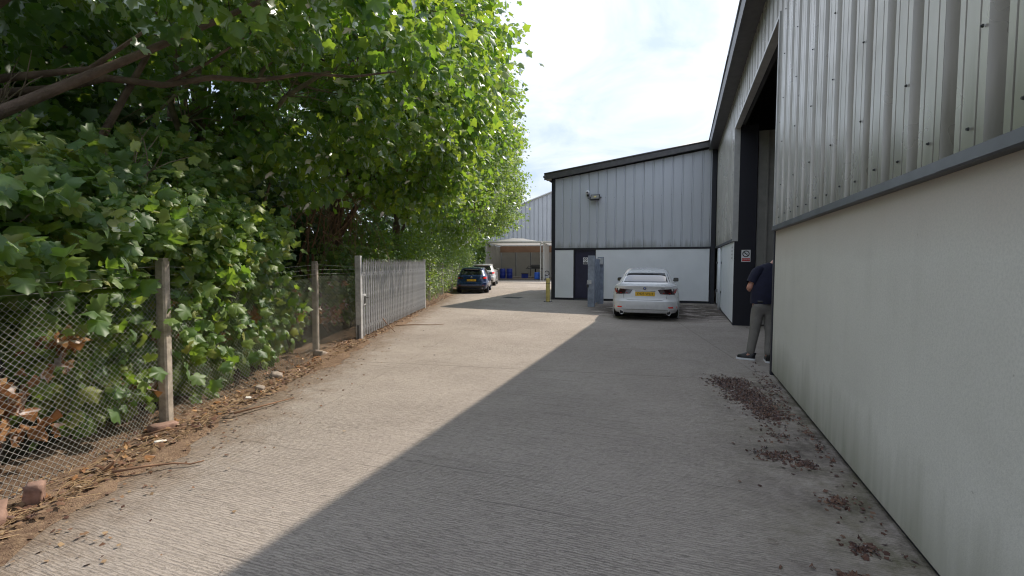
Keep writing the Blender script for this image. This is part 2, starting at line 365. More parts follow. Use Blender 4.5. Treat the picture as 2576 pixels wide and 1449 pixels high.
# uneven soil between concrete and fence
def verge():
    nx, ny = 16, 300; y0, y1 = -1.0, 34.0
    yy = np.linspace(y0, y1, ny); tt = np.linspace(0, 1, nx)
    ph = rng.random(8) * 6.28
    edge = EDGE_X + .10 * np.sin(yy * 1.3 + ph[0]) + .06 * np.sin(yy * 3.7 + ph[1]) + .035 * np.sin(yy * 9.1 + ph[2]) + .02 * rng.standard_normal(ny)
    edge = np.where(yy > 15.5, edge - .12, edge)
    X = edge[:, None] * (1 - tt[None]) + (-3.85) * tt[None]; Y = np.repeat(yy[:, None], nx, 1)
    H = .012 + .05 * np.minimum(1, tt[None] * 3) * (1 + .5 * np.sin(X * 5 + Y * 2.1) * np.sin(Y * 1.7 + ph[3])) + .012 * rng.standard_normal((ny, nx))
    H[:, 0] = .002
    b = MB(); b.add(np.stack([X, Y, H], -1).reshape(-1, 3).tolist(), [(i * nx + j, i * nx + j + 1, (i + 1) * nx + j + 1, (i + 1) * nx + j) for i in range(ny - 1) for j in range(nx - 1)])
    return tag(b.build('verge', M['dirt'], smooth=True), kind='structure')
verge()

# ------------------------------------------------------------------ warehouse (right) - local axes: x = u away from yard, y = v along the wall
U0, VA, VC, VE = 1.218, 7.45, 13.05, 19.5
Z_CL, Z_DOOR, Z_EAVE = 2.07, 4.93, 6.2
ROOF_S = .13
wh = empty('warehouse', (0, 0, 0), -YAW, 'long grey clad warehouse with low white rendered wall and tall open doorway', 'building')
PITCH, CROWN, DEPTH = .367, .232, .066
def clad_sheet(b, n, z0, z1, pitch=PITCH, crown=CROWN, depth=DEPTH, groove=True, ztop=None):
    # n ribs running along local y, crowns at x = 0 facing -x, troughs pushed to +x; starts at y = 0
    pr = []
    fl = .012
    for k in range(n):
        o = k * pitch
        if groove:
            g = []
            for gp in (.27, .78):
                c = o + crown * gp; g += [(c - .007, 0), (c - .005, .012), (c + .005, .012), (c + .007, 0)]
            pr += [(o, 0)] + g + [(o + crown, 0)]
        else: pr += [(o, 0), (o + crown, 0)]
        pr += [(o + crown + fl, depth), (o + pitch - fl, depth)]
    pr.append((n * pitch, 0))
    m = len(pr)
    zt = (lambda y: z1) if ztop is None else ztop
    b.add([(x, y, z0) for y, x in pr] + [(x, y, zt(y)) for y, x in pr], [(i, i + 1, m + i + 1, m + i) for i in range(m - 1)])
    return b
# cladding above the rendered wall, sheet by sheet (three ribs each), from behind the camera to the doorway
v = VA - .06
k = 0
sheet3 = clad_sheet(MB(), 3, Z_CL + .03, 5.95).mesh('cladding_sheet', M['clad'])
scr = MB(); scr.lathe([(.0085, 0), (.0085, .004), (.006, .004), (.006, .010)], 6, Matrix.Rotation(R(-90), 4, 'Y')); screw_me = scr.mesh('screw', M['iron'])
while v > -7:
    v -= 3 * PITCH
    put('cladding_sheet', sheet3, wh, (U0 - .008 - .001 * (k % 2), v, 0))
    if v > .3:
        for j in range(3):
            yv = v + j * PITCH
            put('screw', screw_me, wh, (U0 - .012, yv + CROWN * .45, Z_CL + .13 + .02 * ((k + j) % 2)))
            if (j + k) % 2 == 0:
                for q in range(6): put('screw', screw_me, wh, (U0 - .012, yv + CROWN * .14, 2.62 + .56 * q))
    k += 1
# over the doorway and beyond it
v = VA - .06
nd = int((VC - VA) / PITCH) + 1
clad_sheet(MB(), nd, Z_DOOR + .05, 5.95).build('lintel_cladding', M['clad'], wh, loc=(U0 - .008, VA - .05, 0))
nb = int((VE - VC) / PITCH)
clad_sheet(MB(), nb, Z_CL + .12, 5.95).build('cladding_sheet', M['clad'], wh, loc=(U0 - .01, VC + .09, 0))
# backing walls
b = MB(); b.box(U0 + .085, U0 + .2, -12, VA - .12, Z_CL, 6.1); b.build('wall_backing', M['interior'], wh)
b = MB(); b.box(U0 + .085, U0 + .2, VA - .12, VC, Z_DOOR + .06, 6.1); b.build('wall_backing', M['interior'], wh)
b = MB(); b.box(U0 + .085, U0 + .2, VC + .1, VE + .2, Z_CL - .02, 6.1); b.build('wall_backing', M['interior'], wh)
b = MB(); b.box(U0 + .012, U0 + .24, -12, VA, .055, Z_CL - .012); b.build('rendered_wall', M['render'], wh)
b = MB(); b.box(U0 + .045, U0 + .24, -12, VA - .01, -.05, .055); b.build('plinth', M['trim_dark'], wh)
# flashing under the cladding: overlapping lengths
for i, (v0, v1) in enumerate(((-12, -1.4), (-1.42, 2.92), (2.9, VA + .02))):
    o = .004 * (i % 2)
    b = MB(); b.prism([(U0 - .03 - o, Z_CL + .035), (U0 - .04 - o, Z_CL - .025), (U0 - .033 - o, Z_CL - .034), (U0 + .02, Z_CL - .036), (U0 + .045, Z_CL + .06)], v0, v1, 'y'); b.build('flashing', M['flashing'], wh)
# doorway trims: pale angles with a dark frame
b = MB(); b.box(U0 - .03, U0 + .1, VA - .055, VA - .005, Z_CL - .03, Z_DOOR + .07); b.build('door_trim', M['frame_light'], wh)
b = MB(); b.box(U0 - .03, U0 + .1, VA - .004, VC + .06, Z_DOOR, Z_DOOR + .05); b.build('door_trim', M['frame_light'], wh)
b = MB(); b.box(U0 - .03, U0 + .1, VC + .002, VC + .055, Z_CL + .06, Z_DOOR - .003); b.build('door_trim', M['frame_light'], wh)
b = MB(); b.box(U0 - .004, U0 + .26, VA + .001, VA + .07, 0, Z_DOOR - .004); b.build('door_frame', M['trim_dark'], wh)
b = MB(); b.box(U0 + .02, U0 + .50, VC + .01, VC + .30, 0, Z_DOOR + .05); b.build('door_reveal', M['navy_black'], wh)
# the sliding door parked inside, its ribs, and the dim room
sd_ = MB(); sd_.box(U0 + .52, U0 + 1.7, VC + .06, VC + .14, .03, Z_DOOR - .1); sd_ = sd_.build('sliding_door', M['interior_grey'], wh)
for i in range(4):
    b = MB(); b.box(U0 + .72 + .25 * i, U0 + .75 + .25 * i, VC + .03, VC + .06, .05, Z_DOOR - .12); b.build('rib', M['interior_grey'], sd_)
b = MB(); b.box(U0 + .9, U0 + 1.05, VC - .02, VC + .03, 4.55, 4.68); b.build('alarm_sounder', M['red'], wh)
b = MB(); b.box(13.0, 13.2, -12, 30, 0, 7.6); b.build('rear_wall', M['interior'], wh)
b = MB(); b.box(U0 + .25, 13.0, -12.2, -12, 0, 7.5); b.build('end_wall', M['interior'], wh)
b = MB(); b.box(U0 + .25, 13.0, VE + 10, VE + 10.2, 0, 7.5); b.build('end_wall', M['interior'], wh)
b = MB(); b.box(U0 + .26, 7, VA - .3, VA - .1, 0, 6.0); b.build('partition', M['interior'], wh)
# the stretch beyond the doorway: white panel, gap with a pipe
pn = MB(); pn.cbox(U0 + .012, U0 + .12, VC + .03, VC + 3.6, .06, Z_CL + .05, .01); pn = pn.build('white_panel', M['white_panel'], wh)
b = MB(); b.box(U0 + .05, U0 + .12, VC + 3.7, VE, .06, Z_CL + .05); b.build('white_panel', M['white_panel'], wh)
b = MB(); b.box(U0 + .03, U0 + .12, VC + .03, VE, -.03, .06); b.build('plinth', M['trim_dark'], wh)
b = MB(); b.tube([(U0 - .02, VC + 4.2, 0), (U0 - .02, VC + 4.2, Z_CL)], .045, 10); pp = b.build('wall_pipe', M['white_panel'], wh, smooth=True)
for z in (.55, 1.55):
    b = MB(); b.box(U0 - .04, U0 + .05, VC + 4.3, VC + 5.6, z, z + .07); b.build('rail', M['trim_dark'], wh)
b = MB(); b.box(U0 - .03, U0 + .03, VC + .08, VE, Z_CL + .06, Z_CL + .12); b.build('flashing', M['flashing'], wh)
# eaves: fascia, soffit and gutter lip, roof sheet
b = MB(); b.box(.93, U0 + .02, -12, VE + .2, 5.86, 5.95); b.build('soffit', M['trim_brown'], wh)
b = MB(); b.prism([(.90, 5.84), (.925, 5.84), (.945, 6.14), (.945, 6.2), (.90, 6.2)], -12, VE + .15, 'y'); b.build('fascia', M['trim_brown'], wh)
for i in range(8):
    v0 = -12 + i * 3.95
    b = MB(); b.tube([(.90, v0, 6.2), (.90, v0 + 3.93, 6.2)], .03, 8); b.build('gutter_lip', M['flashing'], wh, smooth=True)
b = MB(); b.prism([(.90, 6.2), (13.3, 6.2 + ROOF_S * 12.4), (13.3, 6.3 + ROOF_S * 12.4), (.90, 6.26)], -12.3, 31, 'y'); b.build('roof', M['trim_brown'], wh)

# no-smoking notice on the dark reveal and a narrow notice on the white panel
def text_mesh(body, size, mat, depth=.001, align='CENTER'):
    cu = bpy.data.curves.new('lettering', 'FONT'); cu.body = body; cu.size = size; cu.extrude = depth; cu.align_x = align; cu.align_y = 'CENTER'; cu.resolution_u = 3
    o = bpy.data.objects.new('lettering', cu); COL.objects.link(o)
    dg = bpy.context.evaluated_depsgraph_get(); me = bpy.data.meshes.new_from_object(o.evaluated_get(dg)); bpy.data.objects.remove(o); bpy.data.curves.remove(cu)
    me.materials.clear(); me.materials.append(mat); return me
UPRIGHT = Matrix.Rotation(R(90), 4, 'X')
def ring(b, r0, r1, y, x=0, z=0, n=28):
    vs = []
    for j in range(n):
        a = 2 * math.pi * j / n; vs += [(x + r0 * math.cos(a), y, z + r0 * math.sin(a)), (x + r1 * math.cos(a), y, z + r1 * math.sin(a))]
    b.add(vs, [(2 * j, 2 * j + 1, (2 * j + 3) % (2 * n), (2 * j + 2) % (2 * n)) for j in range(n)])
def no_smoking(name, label, loc, w=.21, h=.30, dark=False):
    s = empty(name, loc, -YAW, label, 'sign')
    b = MB(); b.cbox(-w / 2, w / 2, -.006, 0, -h / 2, h / 2, .002); b.build('board', M['white'], s)
    b = MB(); ring(b, w * .29, w * .39, -.008, 0, h * .17)
    Mx = Matrix.Translation((0, -.008, h * .17)) @ Matrix.Rotation(R(45), 4, 'Y'); b.box(-w * .30, w * .30, -.0005, .0005, -w * .04, w * .04, Mx); b.build('prohibition_ring', M['black'], s)
    b = MB(); b.box(-w * .2, w * .13, -.0075, -.0065, h * .15, h * .185); b.box(w * .14, w * .19, -.0075, -.0065, h * .15, h * .185); b.build('cigarette', M['black'], s)
    b = MB(); b.box(-w * .44, w * .44, -.0085, -.0065, -h * .44, -h * .2); b.build('band', M['black'] if dark else M['red'], s)
    t = text_mesh('NO SMOKING', w * .145, M['white']); t.transform(UPRIGHT); put('lettering', t, s, (0, -.0095, -h * .32))
    return s
no_smoking('no_smoking_sign', 'white no smoking notice with red band on the dark doorway reveal', uv(U0 + .29, VC - .0, 1.76))
s = empty('wall_notice', uv(U0 + .006, VC + .32, 1.86), -YAW, 'narrow upright notice on the white panel beside the doorway', 'sign')
b = MB(); b.box(-.004, 0, -.1, .1, -.2, .2); b.build('board', M['white'], s)
for i in range(4):
    b = MB(); b.box(-.006, -.0045, -.07, .07, -.17 + i * .09, -.13 + i * .09); b.build('printed_line', M['flashing'], s)

# ------------------------------------------------------------------ the wing that closes the yard (facade faces the camera)
UL, V0 = -5.2, 19.55
Z_F = 2.14
wing = empty('warehouse_wing', (0, 0, 0), -YAW, 'grey clad gable end with white lower panels and navy door behind the white car', 'building')
def top_at(u): return 5.33 + (6.16 - 5.33) * (u - (UL - .3)) / (.95 - (UL - .3))
WP = .3655
n_w = int((1.02 - (UL + .1)) / WP) + 1
for i in range(n_w):
    u0 = UL + .1 + i * WP; u1 = min(u0 + WP, 1.05)
    if u1 - u0 < .08: break
    # one sheet width: flat pan with an upstanding seam at its right edge
    pr = [(u0, .0), (u0 + .03, .0), (u1 - .075, 0.0), (u1 - .062, .03), (u1 - .03, .03), (u1 - .002, .0)]
    b = MB(); m = len(pr)
    b.add([(x, V0 + y, Z_F + .06) for x, y in pr] + [(x, V0 + y, top_at(x) - .27) for x, y in pr], [(q, q + 1, m + q + 1, m + q) for q in range(m - 1)])
    b.build('cladding_sheet', M['clad_wing'], wing)
    for z in (Z_F + .12, Z_F + 1.1, Z_F + 2.1):
        if z < top_at(u0) - .4:
            put('screw', screw_me, wing, (u1 - .085, V0 - .001, z), (0, 0, R(90)))
b = MB(); b.prism([(UL + .02, -.05), (UL + .02, Z_F), (1.0, Z_F), (1.0, -.05)], V0 + .16, V0 + .3, 'y'); b.build('wall_backing', M['interior'], wing)
b = MB(); b.prism([(UL + .02, Z_F + .0), (1.25, Z_F), (1.25, top_at(1.2) - .05), (UL + .02, top_at(UL) - .05)], V0 + .06, V0 + .14, 'y'); b.build('wall_backing', M['interior'], wing)
# black corner post, corner gap, mid rail, plinth
b = MB(); b.cbox(UL - .06, UL + .09, V0 - .03, V0 + .14, -.02, top_at(UL) - .2, .008); b.build('corner_trim', M['trim_dark'], wing)
b = MB(); b.cbox(1.03, 1.19, V0 - .05, V0 + .1, 0, 5.86, .008); b.build('corner_trim', M['trim_dark'], wing)
b = MB(); b.box(UL + .09, 1.03, V0 - .025, V0 + .06, Z_F - .02, Z_F + .055); b.build('mid_rail', M['trim_dark'], wing)
b = MB(); b.box(UL + .09, 1.03, V0 + .02, V0 + .16, -.03, .09); b.build('plinth', M['trim_dark'], wing)
# white panels
for (a, c) in ((UL + .1, -4.30), (-3.36, 1.0)):
    b = MB(); b.cbox(a, c, V0 - .012, V0 + .05, .09, Z_F - .022, .012); b.build('white_panel', M['white_panel'], wing)
d = MB(); d.box(-4.24, -3.40, V0 + .07, V0 + .12, .05, Z_F - .02); d = d.build('door', M['navy'], wing)
b = MB(); b.box(-4.20, -3.44, V0 + .064, V0 + .07, .12, .9); b.box(-4.20, -3.44, V0 + .064, V0 + .07, 1.0, Z_F - .1); b.build('door_panel', M['navy'], d)
b = MB(); b.tube([(-3.50, V0 + .02, 1.02), (-3.50, V0 + .01, 1.02), (-3.62, V0 + .01, 1.02)], .011, 8); b.build('door_handle', M['galv'], d)
b = MB(); b.box(-4.30, -4.25, V0 - .005, V0 + .14, .0, Z_F - .02); b.box(-3.39, -3.362, V0 - .005, V0 + .14, 0, Z_F - .02); b.build('door_frame', M['trim_dark'], wing)
b = MB(); b.box(-4.25, -3.39, V0 - .06, V0 + .07, 0, .05); b.build('door_sill', M['flashing'], wing)
# roof: barge board along the rake, roof sheet, side and back walls
b = MB(); e0, e1 = UL - .33, .93
b.prism([(e0, top_at(e0) - .26), (e1, top_at(e1) - .22), (e1, top_at(e1)), (e0, top_at(e0))], V0 - .24, V0 - .19, 'y'); b.build('barge_board', M['trim_brown'], wing)
b = MB(); b.prism([(e0 + .03, top_at(e0) - .24), (e1, top_at(e1) - .22), (e1, top_at(e1) - .18), (e0 + .03, top_at(e0) - .2)], V0 - .19, V0 + .16, 'y'); b.build('rake_soffit', M['trim_dark'], wing)
b = MB(); b.tube([(e0, V0 - .24, top_at(e0)), (e1, V0 - .24, top_at(e1))], .035, 8); b.build('verge_cap', M['trim_brown'], wing, smooth=True)
b = MB(); b.prism([(e0, top_at(e0) - .03), (1.3, top_at(1.3) - .03), (1.3, top_at(1.3) + .03), (e0, top_at(e0) + .02)], V0 - .2, 30, 'y'); b.build('roof', M['trim_brown'], wing)
b = MB(); b.box(UL - .01, UL + .1, V0 + .15, 30, 0, top_at(UL) - .06); b.build('side_wall', M['clad_wing'], wing)
b = MB(); b.box(UL + .1, 1.2, 29.8, 29.95, 0, 5.2); b.build('rear_wall', M['clad_wing'], wing)
b = MB(); b.tube([(e0 + .01, V0 - .25, 5.2), (e0 + .01, 30, 5.2)], .06, 8); b.build('gutter', M['trim_brown'], wing, smooth=True)

no_smoking('door_notice', 'small white no smoking notice on the navy door', uv(-3.80, V0 + .058, 1.66), .2, .28, True)
# floodlight and bullet camera
fl = empty('floodlight', uv(-3.38, V0 - .02, 4.25), -YAW, 'black square floodlight tilted down high on the grey gable', 'floodlight')
T = Matrix.Translation((0, -.17, 0)) @ Matrix.Rotation(R(-38), 4, 'X')
b = MB(); b.cbox(-.19, .19, -.035, .035, -.14, .14, .015, T); b.build('housing', M['black'], fl)
b = MB(); b.box(-.155, .155, -.040, -.0355, -.105, .105, T); b.build('lens', M['interior_grey'], fl)
b = MB(); b.box(-.05, .05, -.043, -.0405, -.04, .04, T); b.build('led_plate', M['yellow'], fl)
b = MB(); b.tube([(-.2, -.15, 0), (-.23, -.1, .02), (-.23, .01, .02)], .012, 6); b.tube([(.2, -.15, 0), (.23, -.1, .02), (.23, .01, .02)], .012, 6); b.tube([(-.23, .0, .02), (.23, .0, .02)], .012, 6); b.build('bracket', M['black'], fl)
cm = empty('security_camera', uv(-3.70, V0 - .02, 4.48), -YAW, 'small white dome camera with black cable beside the floodlight', 'camera')
b = MB(); b.lathe([(.0, .085), (.05, .07), (.078, .03), (.08, -.03), (.055, -.075), (0, -.09)], 14, Matrix.Translation((0, -.1, 0)) @ Matrix.Rotation(R(70), 4, 'X'), False); b.build('dome', M['white'], cm, smooth=True)
b = MB(); b.lathe([(.03, 0), (.032, .008), (.0, .012)], 12, Matrix.Translation((0, -.185, -.01)) @ Matrix.Rotation(R(90), 4, 'X')); b.build('lens', M['black'], cm, smooth=True)
b = MB(); b.cbox(-.04, .04, -.06, .02, -.16, -.08, .01); b.build('junction_box', M['black'], cm)
b = MB(); b.tube([(0, -.02, -.14), (.01, -.03, -.22), (.06, -.02, -.27), (.14, -.015, -.26)], .012, 6); b.build('cable', M['black'], cm, smooth=True)

# ------------------------------------------------------------------ things standing in the yard
bo = empty('bollard', uv(-5.08, 18.35), -YAW, 'faded yellow steel bollard with a black band at the corner of the gable', 'bollard')
b = MB(); b.lathe([(.082, .012), (.082, .90), (.076, .935), (.055, .955), (0, .965)], 18); b.build('post', M['yellow'], bo, smooth='auto')
b = MB(); b.lathe([(.084, .72), (.084, .745)], 18, cap=False); b.build('band', M['trim_dark'], bo, smooth=True)
b = MB(); b.cbox(-.15, .15, -.15, .15, 0, .014, .004); b.build('base_plate', M['trim_dark'], bo)
for sx in (-1, 1):
    for sy in (-1, 1):
        b = MB(); b.lathe([(.016, .014), (.016, .026), (.009, .026), (.009, .04)], 6, Matrix.Translation((sx * .115, sy * .115, 0))); b.build('bolt', M['iron'], bo)

gp = empty('steel_gate', uv(-3.02, 16.85), -YAW, 'blue grey steel gate leaf standing edge-on in front of the navy door', 'gate')
b = MB(); b.cbox(-.14, .09, -.1, .1, 0, 1.84, .008); b.build('post', M['galv_blue'], gp)
b = MB(); b.cbox(-.16, .0, -.125, -.1, .82, .96, .006); b.build('lock_plate', M['galv'], gp)
b = MB(); b.cbox(-.17, -.10, -.16, -.125, .70, .80, .006); b.build('padlock', M['iron'], gp)
b = MB(); b.tube([(-.155, -.14, .80), (-.155, -.14, .86), (-.115, -.14, .86), (-.115, -.14, .80)], .008, 6); b.build('shackle', M['galv'], gp)
for i in range(7):
    b = MB(); y0 = .16 + i * .155
    b.prism([(.06, y0), (.10, y0 + .02), (.06, y0 + .045), (.10, y0 + .07), (.06, y0 + .09), (.055, y0 + .09), (.093, y0 + .07), (.052, y0 + .045), (.093, y0 + .02), (.052, y0)], .12, 1.72); b.build('pale', M['galv_blue'], gp)
b = MB(); b.box(.02, .05, .1, 1.25, .3, .36); b.build('rail', M['galv_blue'], gp)
b = MB(); b.box(.02, .05, .1, 1.25, 1.45, 1.51); b.build('rail', M['galv_blue'], gp)
b = MB(); b.cbox(-.02, .2, 1.25, 1.4, 0, 1.8, .006); b.build('hinge_post', M['galv_blue'], gp)
b = MB(); b.cbox(-.05, .2, 1.1, 1.25, 1.52, 1.76, .006); b.build('hinge_box', M['galv'], gp)

dr = empty('drain_cover', (.05, 21.2, 0.0), -YAW, 'dark rectangular drain cover set in the concrete between the blue car and bollard', 'drain cover')
b = MB(); b.box(-.42, .42, -.36, .36, -.01, .004); b.build('frame', M['flashing'], dr)
b = MB()
for i in range(11): b.box(-.38, .38, -.33 + i * .06, -.295 + i * .06, .004, .008)
b.build('grating', M['iron'], dr)

# ------------------------------------------------------------------ cars
def car_paint(name, col, metal=0.0):
    t = NT(name); o = t.obj()
    d = t.noise(o, 2.5, 4); fine = t.noise(o, 220, 2)
    c = t.mix(t.ramp(d, (.4, 0.0), (.8, .25)), col, [x * .8 for x in col])
    z = t.n('SeparateXYZ', i0=o).outputs[2]
    c = t.mix(t.math('MULTIPLY', t.ramp(z, (.2, .3), (.5, 0.0)), t.ramp(t.noise(o, 4, 4), (.3, 0.0), (.7, 1.0))), c, (.16, .14, .12))
    return t.bsdf(Base_Color=c, Roughness=t.ramp(d, (.3, .22), (.8, .34)), Metallic=metal, Coat_Weight=.8, Coat_Roughness=.04)
M['paint_white'] = car_paint('white_car_paint', (.70, .71, .72))
M['paint_silver'] = car_paint('pale_silver_car_paint', (.62, .62, .60), .15)
M['paint_blue'] = car_paint('dark_blue_car_paint', (.014, .042, .13), .35)
M['lamp_red'] = plain('red_lamp_lens', (.32, .012, .014), .08, 0, .1, spec=.8)
M['lamp_dark'] = plain('smoked_lamp_lens', (.035, .012, .014), .08, 0, .1, spec=.8)
M['refl'] = plain('red_reflector', (.85, .03, .02), .15)
M['plate'] = plain('yellow_number_plate', (.82, .50, .03), .4, var=.05)
M['chrome'] = plain('chrome', (.7, .7, .7), .15, 1.0, .03)
M['alloy'] = plain('alloy_rim', (.42, .43, .45), .3, .8, .1)

class Shell:
    def __init__(s, lv): s.lv = np.array(lv, float)
    def at(s, z):
        L = s.lv; return [float(np.interp(z, L[:, 0], L[:, i])) for i in range(1, 6)]       # yr yf w nr nf
    def ring(s, z, n):
        yr, yf, w, nr, nf = s.at(z); yc = (yr + yf) / 2; out = []
        for j in range(n):
            t = 2 * math.pi * j / n; c, q = math.cos(t), math.sin(t); e = 2 / (nr if q < 0 else nf)
            out.append((w * math.copysign(abs(c) ** e, c), yc + (yf - yc) * math.copysign(abs(q) ** e, q), z))
        return out
    def rear_y(s, x, z):
        yr, yf, w, nr, nf = s.at(z); h = (yf - yr) / 2; k = min(.9995, abs(x) / w)
        return (yr + yf) / 2 - h * (1 - k ** nr) ** (1 / nr)
    def front_y(s, x, z):
        yr, yf, w, nr, nf = s.at(z); h = (yf - yr) / 2; k = min(.9995, abs(x) / w)
        return (yr + yf) / 2 + h * (1 - k ** nf) ** (1 / nf)
    def side_x(s, y, z):
        yr, yf, w, nr, nf = s.at(z); yc = (yr + yf) / 2; h = (yf - yr) / 2; n = nr if y < yc else nf; k = min(.9995, abs(y - yc) / h)
        return w * (1 - k ** n) ** (1 / n)
    def mesh(s, name, mat, n=72, sub=3, deform=None):
        zs = []
        for a, b in zip(s.lv[:-1, 0], s.lv[1:, 0]): zs += list(np.linspace(a, b, sub, endpoint=False))
        zs.append(s.lv[-1, 0]); m = MB(); vs = []
        for z in zs: vs += s.ring(z, n)
        k = len(zs); c = len(vs)
        ym = (s.lv[-1, 1] + s.lv[-1, 2]) / 2; vs += [(0, ym, s.lv[-1, 0] + .008), (0, (s.lv[0, 1] + s.lv[0, 2]) / 2, s.lv[0, 0])]
        if deform: vs = [deform(Vector(q)) for q in vs]
        fs = [(i * n + j, i * n + (j + 1) % n, (i + 1) * n + (j + 1) % n, (i + 1) * n + j) for i in range(k - 1) for j in range(n)]
        fs += [((k - 1) * n + j, (k - 1) * n + (j + 1) % n, c) for j in range(n)] + [((j + 1) % n, j, c + 1) for j in range(n)]
        m.add(vs, fs); return m.mesh(name, mat, True)

def patch(fn, quad, nu=10, nv=5, thick=.006):
    # bilinear patch over four (a, b) corners, mapped by fn(a, b, lift); slab of some thickness
    (a0, b0), (a1, b1), (a2, b2), (a3, b3) = quad; b = MB(); top = []; bot = []
    for j in range(nv + 1):
        v = j / nv
        for i in range(nu + 1):
            u = i / nu
            p = ((a0 * (1 - u) + a1 * u) * (1 - v) + (a3 * (1 - u) + a2 * u) * v, (b0 * (1 - u) + b1 * u) * (1 - v) + (b3 * (1 - u) + b2 * u) * v)
            top.append(fn(p[0], p[1], thick)); bot.append(fn(p[0], p[1], -.012))
    w = nu + 1; fs = [(j * w + i, j * w + i + 1, (j + 1) * w + i + 1, (j + 1) * w + i) for j in range(nv) for i in range(nu)]
    rim = list(range(w)) + [j * w + nu for j in range(1, nv + 1)] + [nv * w + i for i in range(nu - 1, -1, -1)] + [j * w for j in range(nv - 1, 0, -1)]
    N = len(top); fs += [(rim[i], rim[(i + 1) % len(rim)], N + rim[(i + 1) % len(rim)], N + rim[i]) for i in range(len(rim))]
    return b.add(top + bot, fs)

def wheel_mesh(r=.33, w=.215):
    t = MB(); t.lathe([(r * .66, -w / 2 + .01), (r * .9, -w / 2), (r * .985, -w / 2 + .03), (r, -w / 4), (r, w / 4), (r * .985, w / 2 - .03), (r * .9, w / 2), (r * .66, w / 2 - .01)], 32, Matrix.Rotation(R(90), 4, 'Y'), False)
    tm = t.mesh('wheel', M['rubber'], True)
    q = MB(); Ry = Matrix.Rotation(R(90), 4, 'Y')
    q.lathe([(r * .67, .10), (r * .62, .085), (r * .60, -.02), (r * .67, -.09)], 32, Ry, False)
    q.lathe([(0, .07), (.05, .065), (.06, .05)], 12, Ry, False)
    for k in range(5):
        a = 2 * math.pi * k / 5; Rm = Matrix.Rotation(a, 4, 'X')
        q.add([Rm @ Vector(p) for p in ((.06, -.035, .04), (.06, .035, .04), (.085, .055, r * .63), (.085, -.055, r * .63), (.02, -.035, .04), (.02, .035, .04), (.03, .055, r * .63), (.03, -.055, r * .63))], [(0, 1, 2, 3), (0, 3, 7, 4), (1, 5, 6, 2), (4, 7, 6, 5)])
    return tm, q.mesh('rim', M['alloy'])
WHEEL, RIM = wheel_mesh()

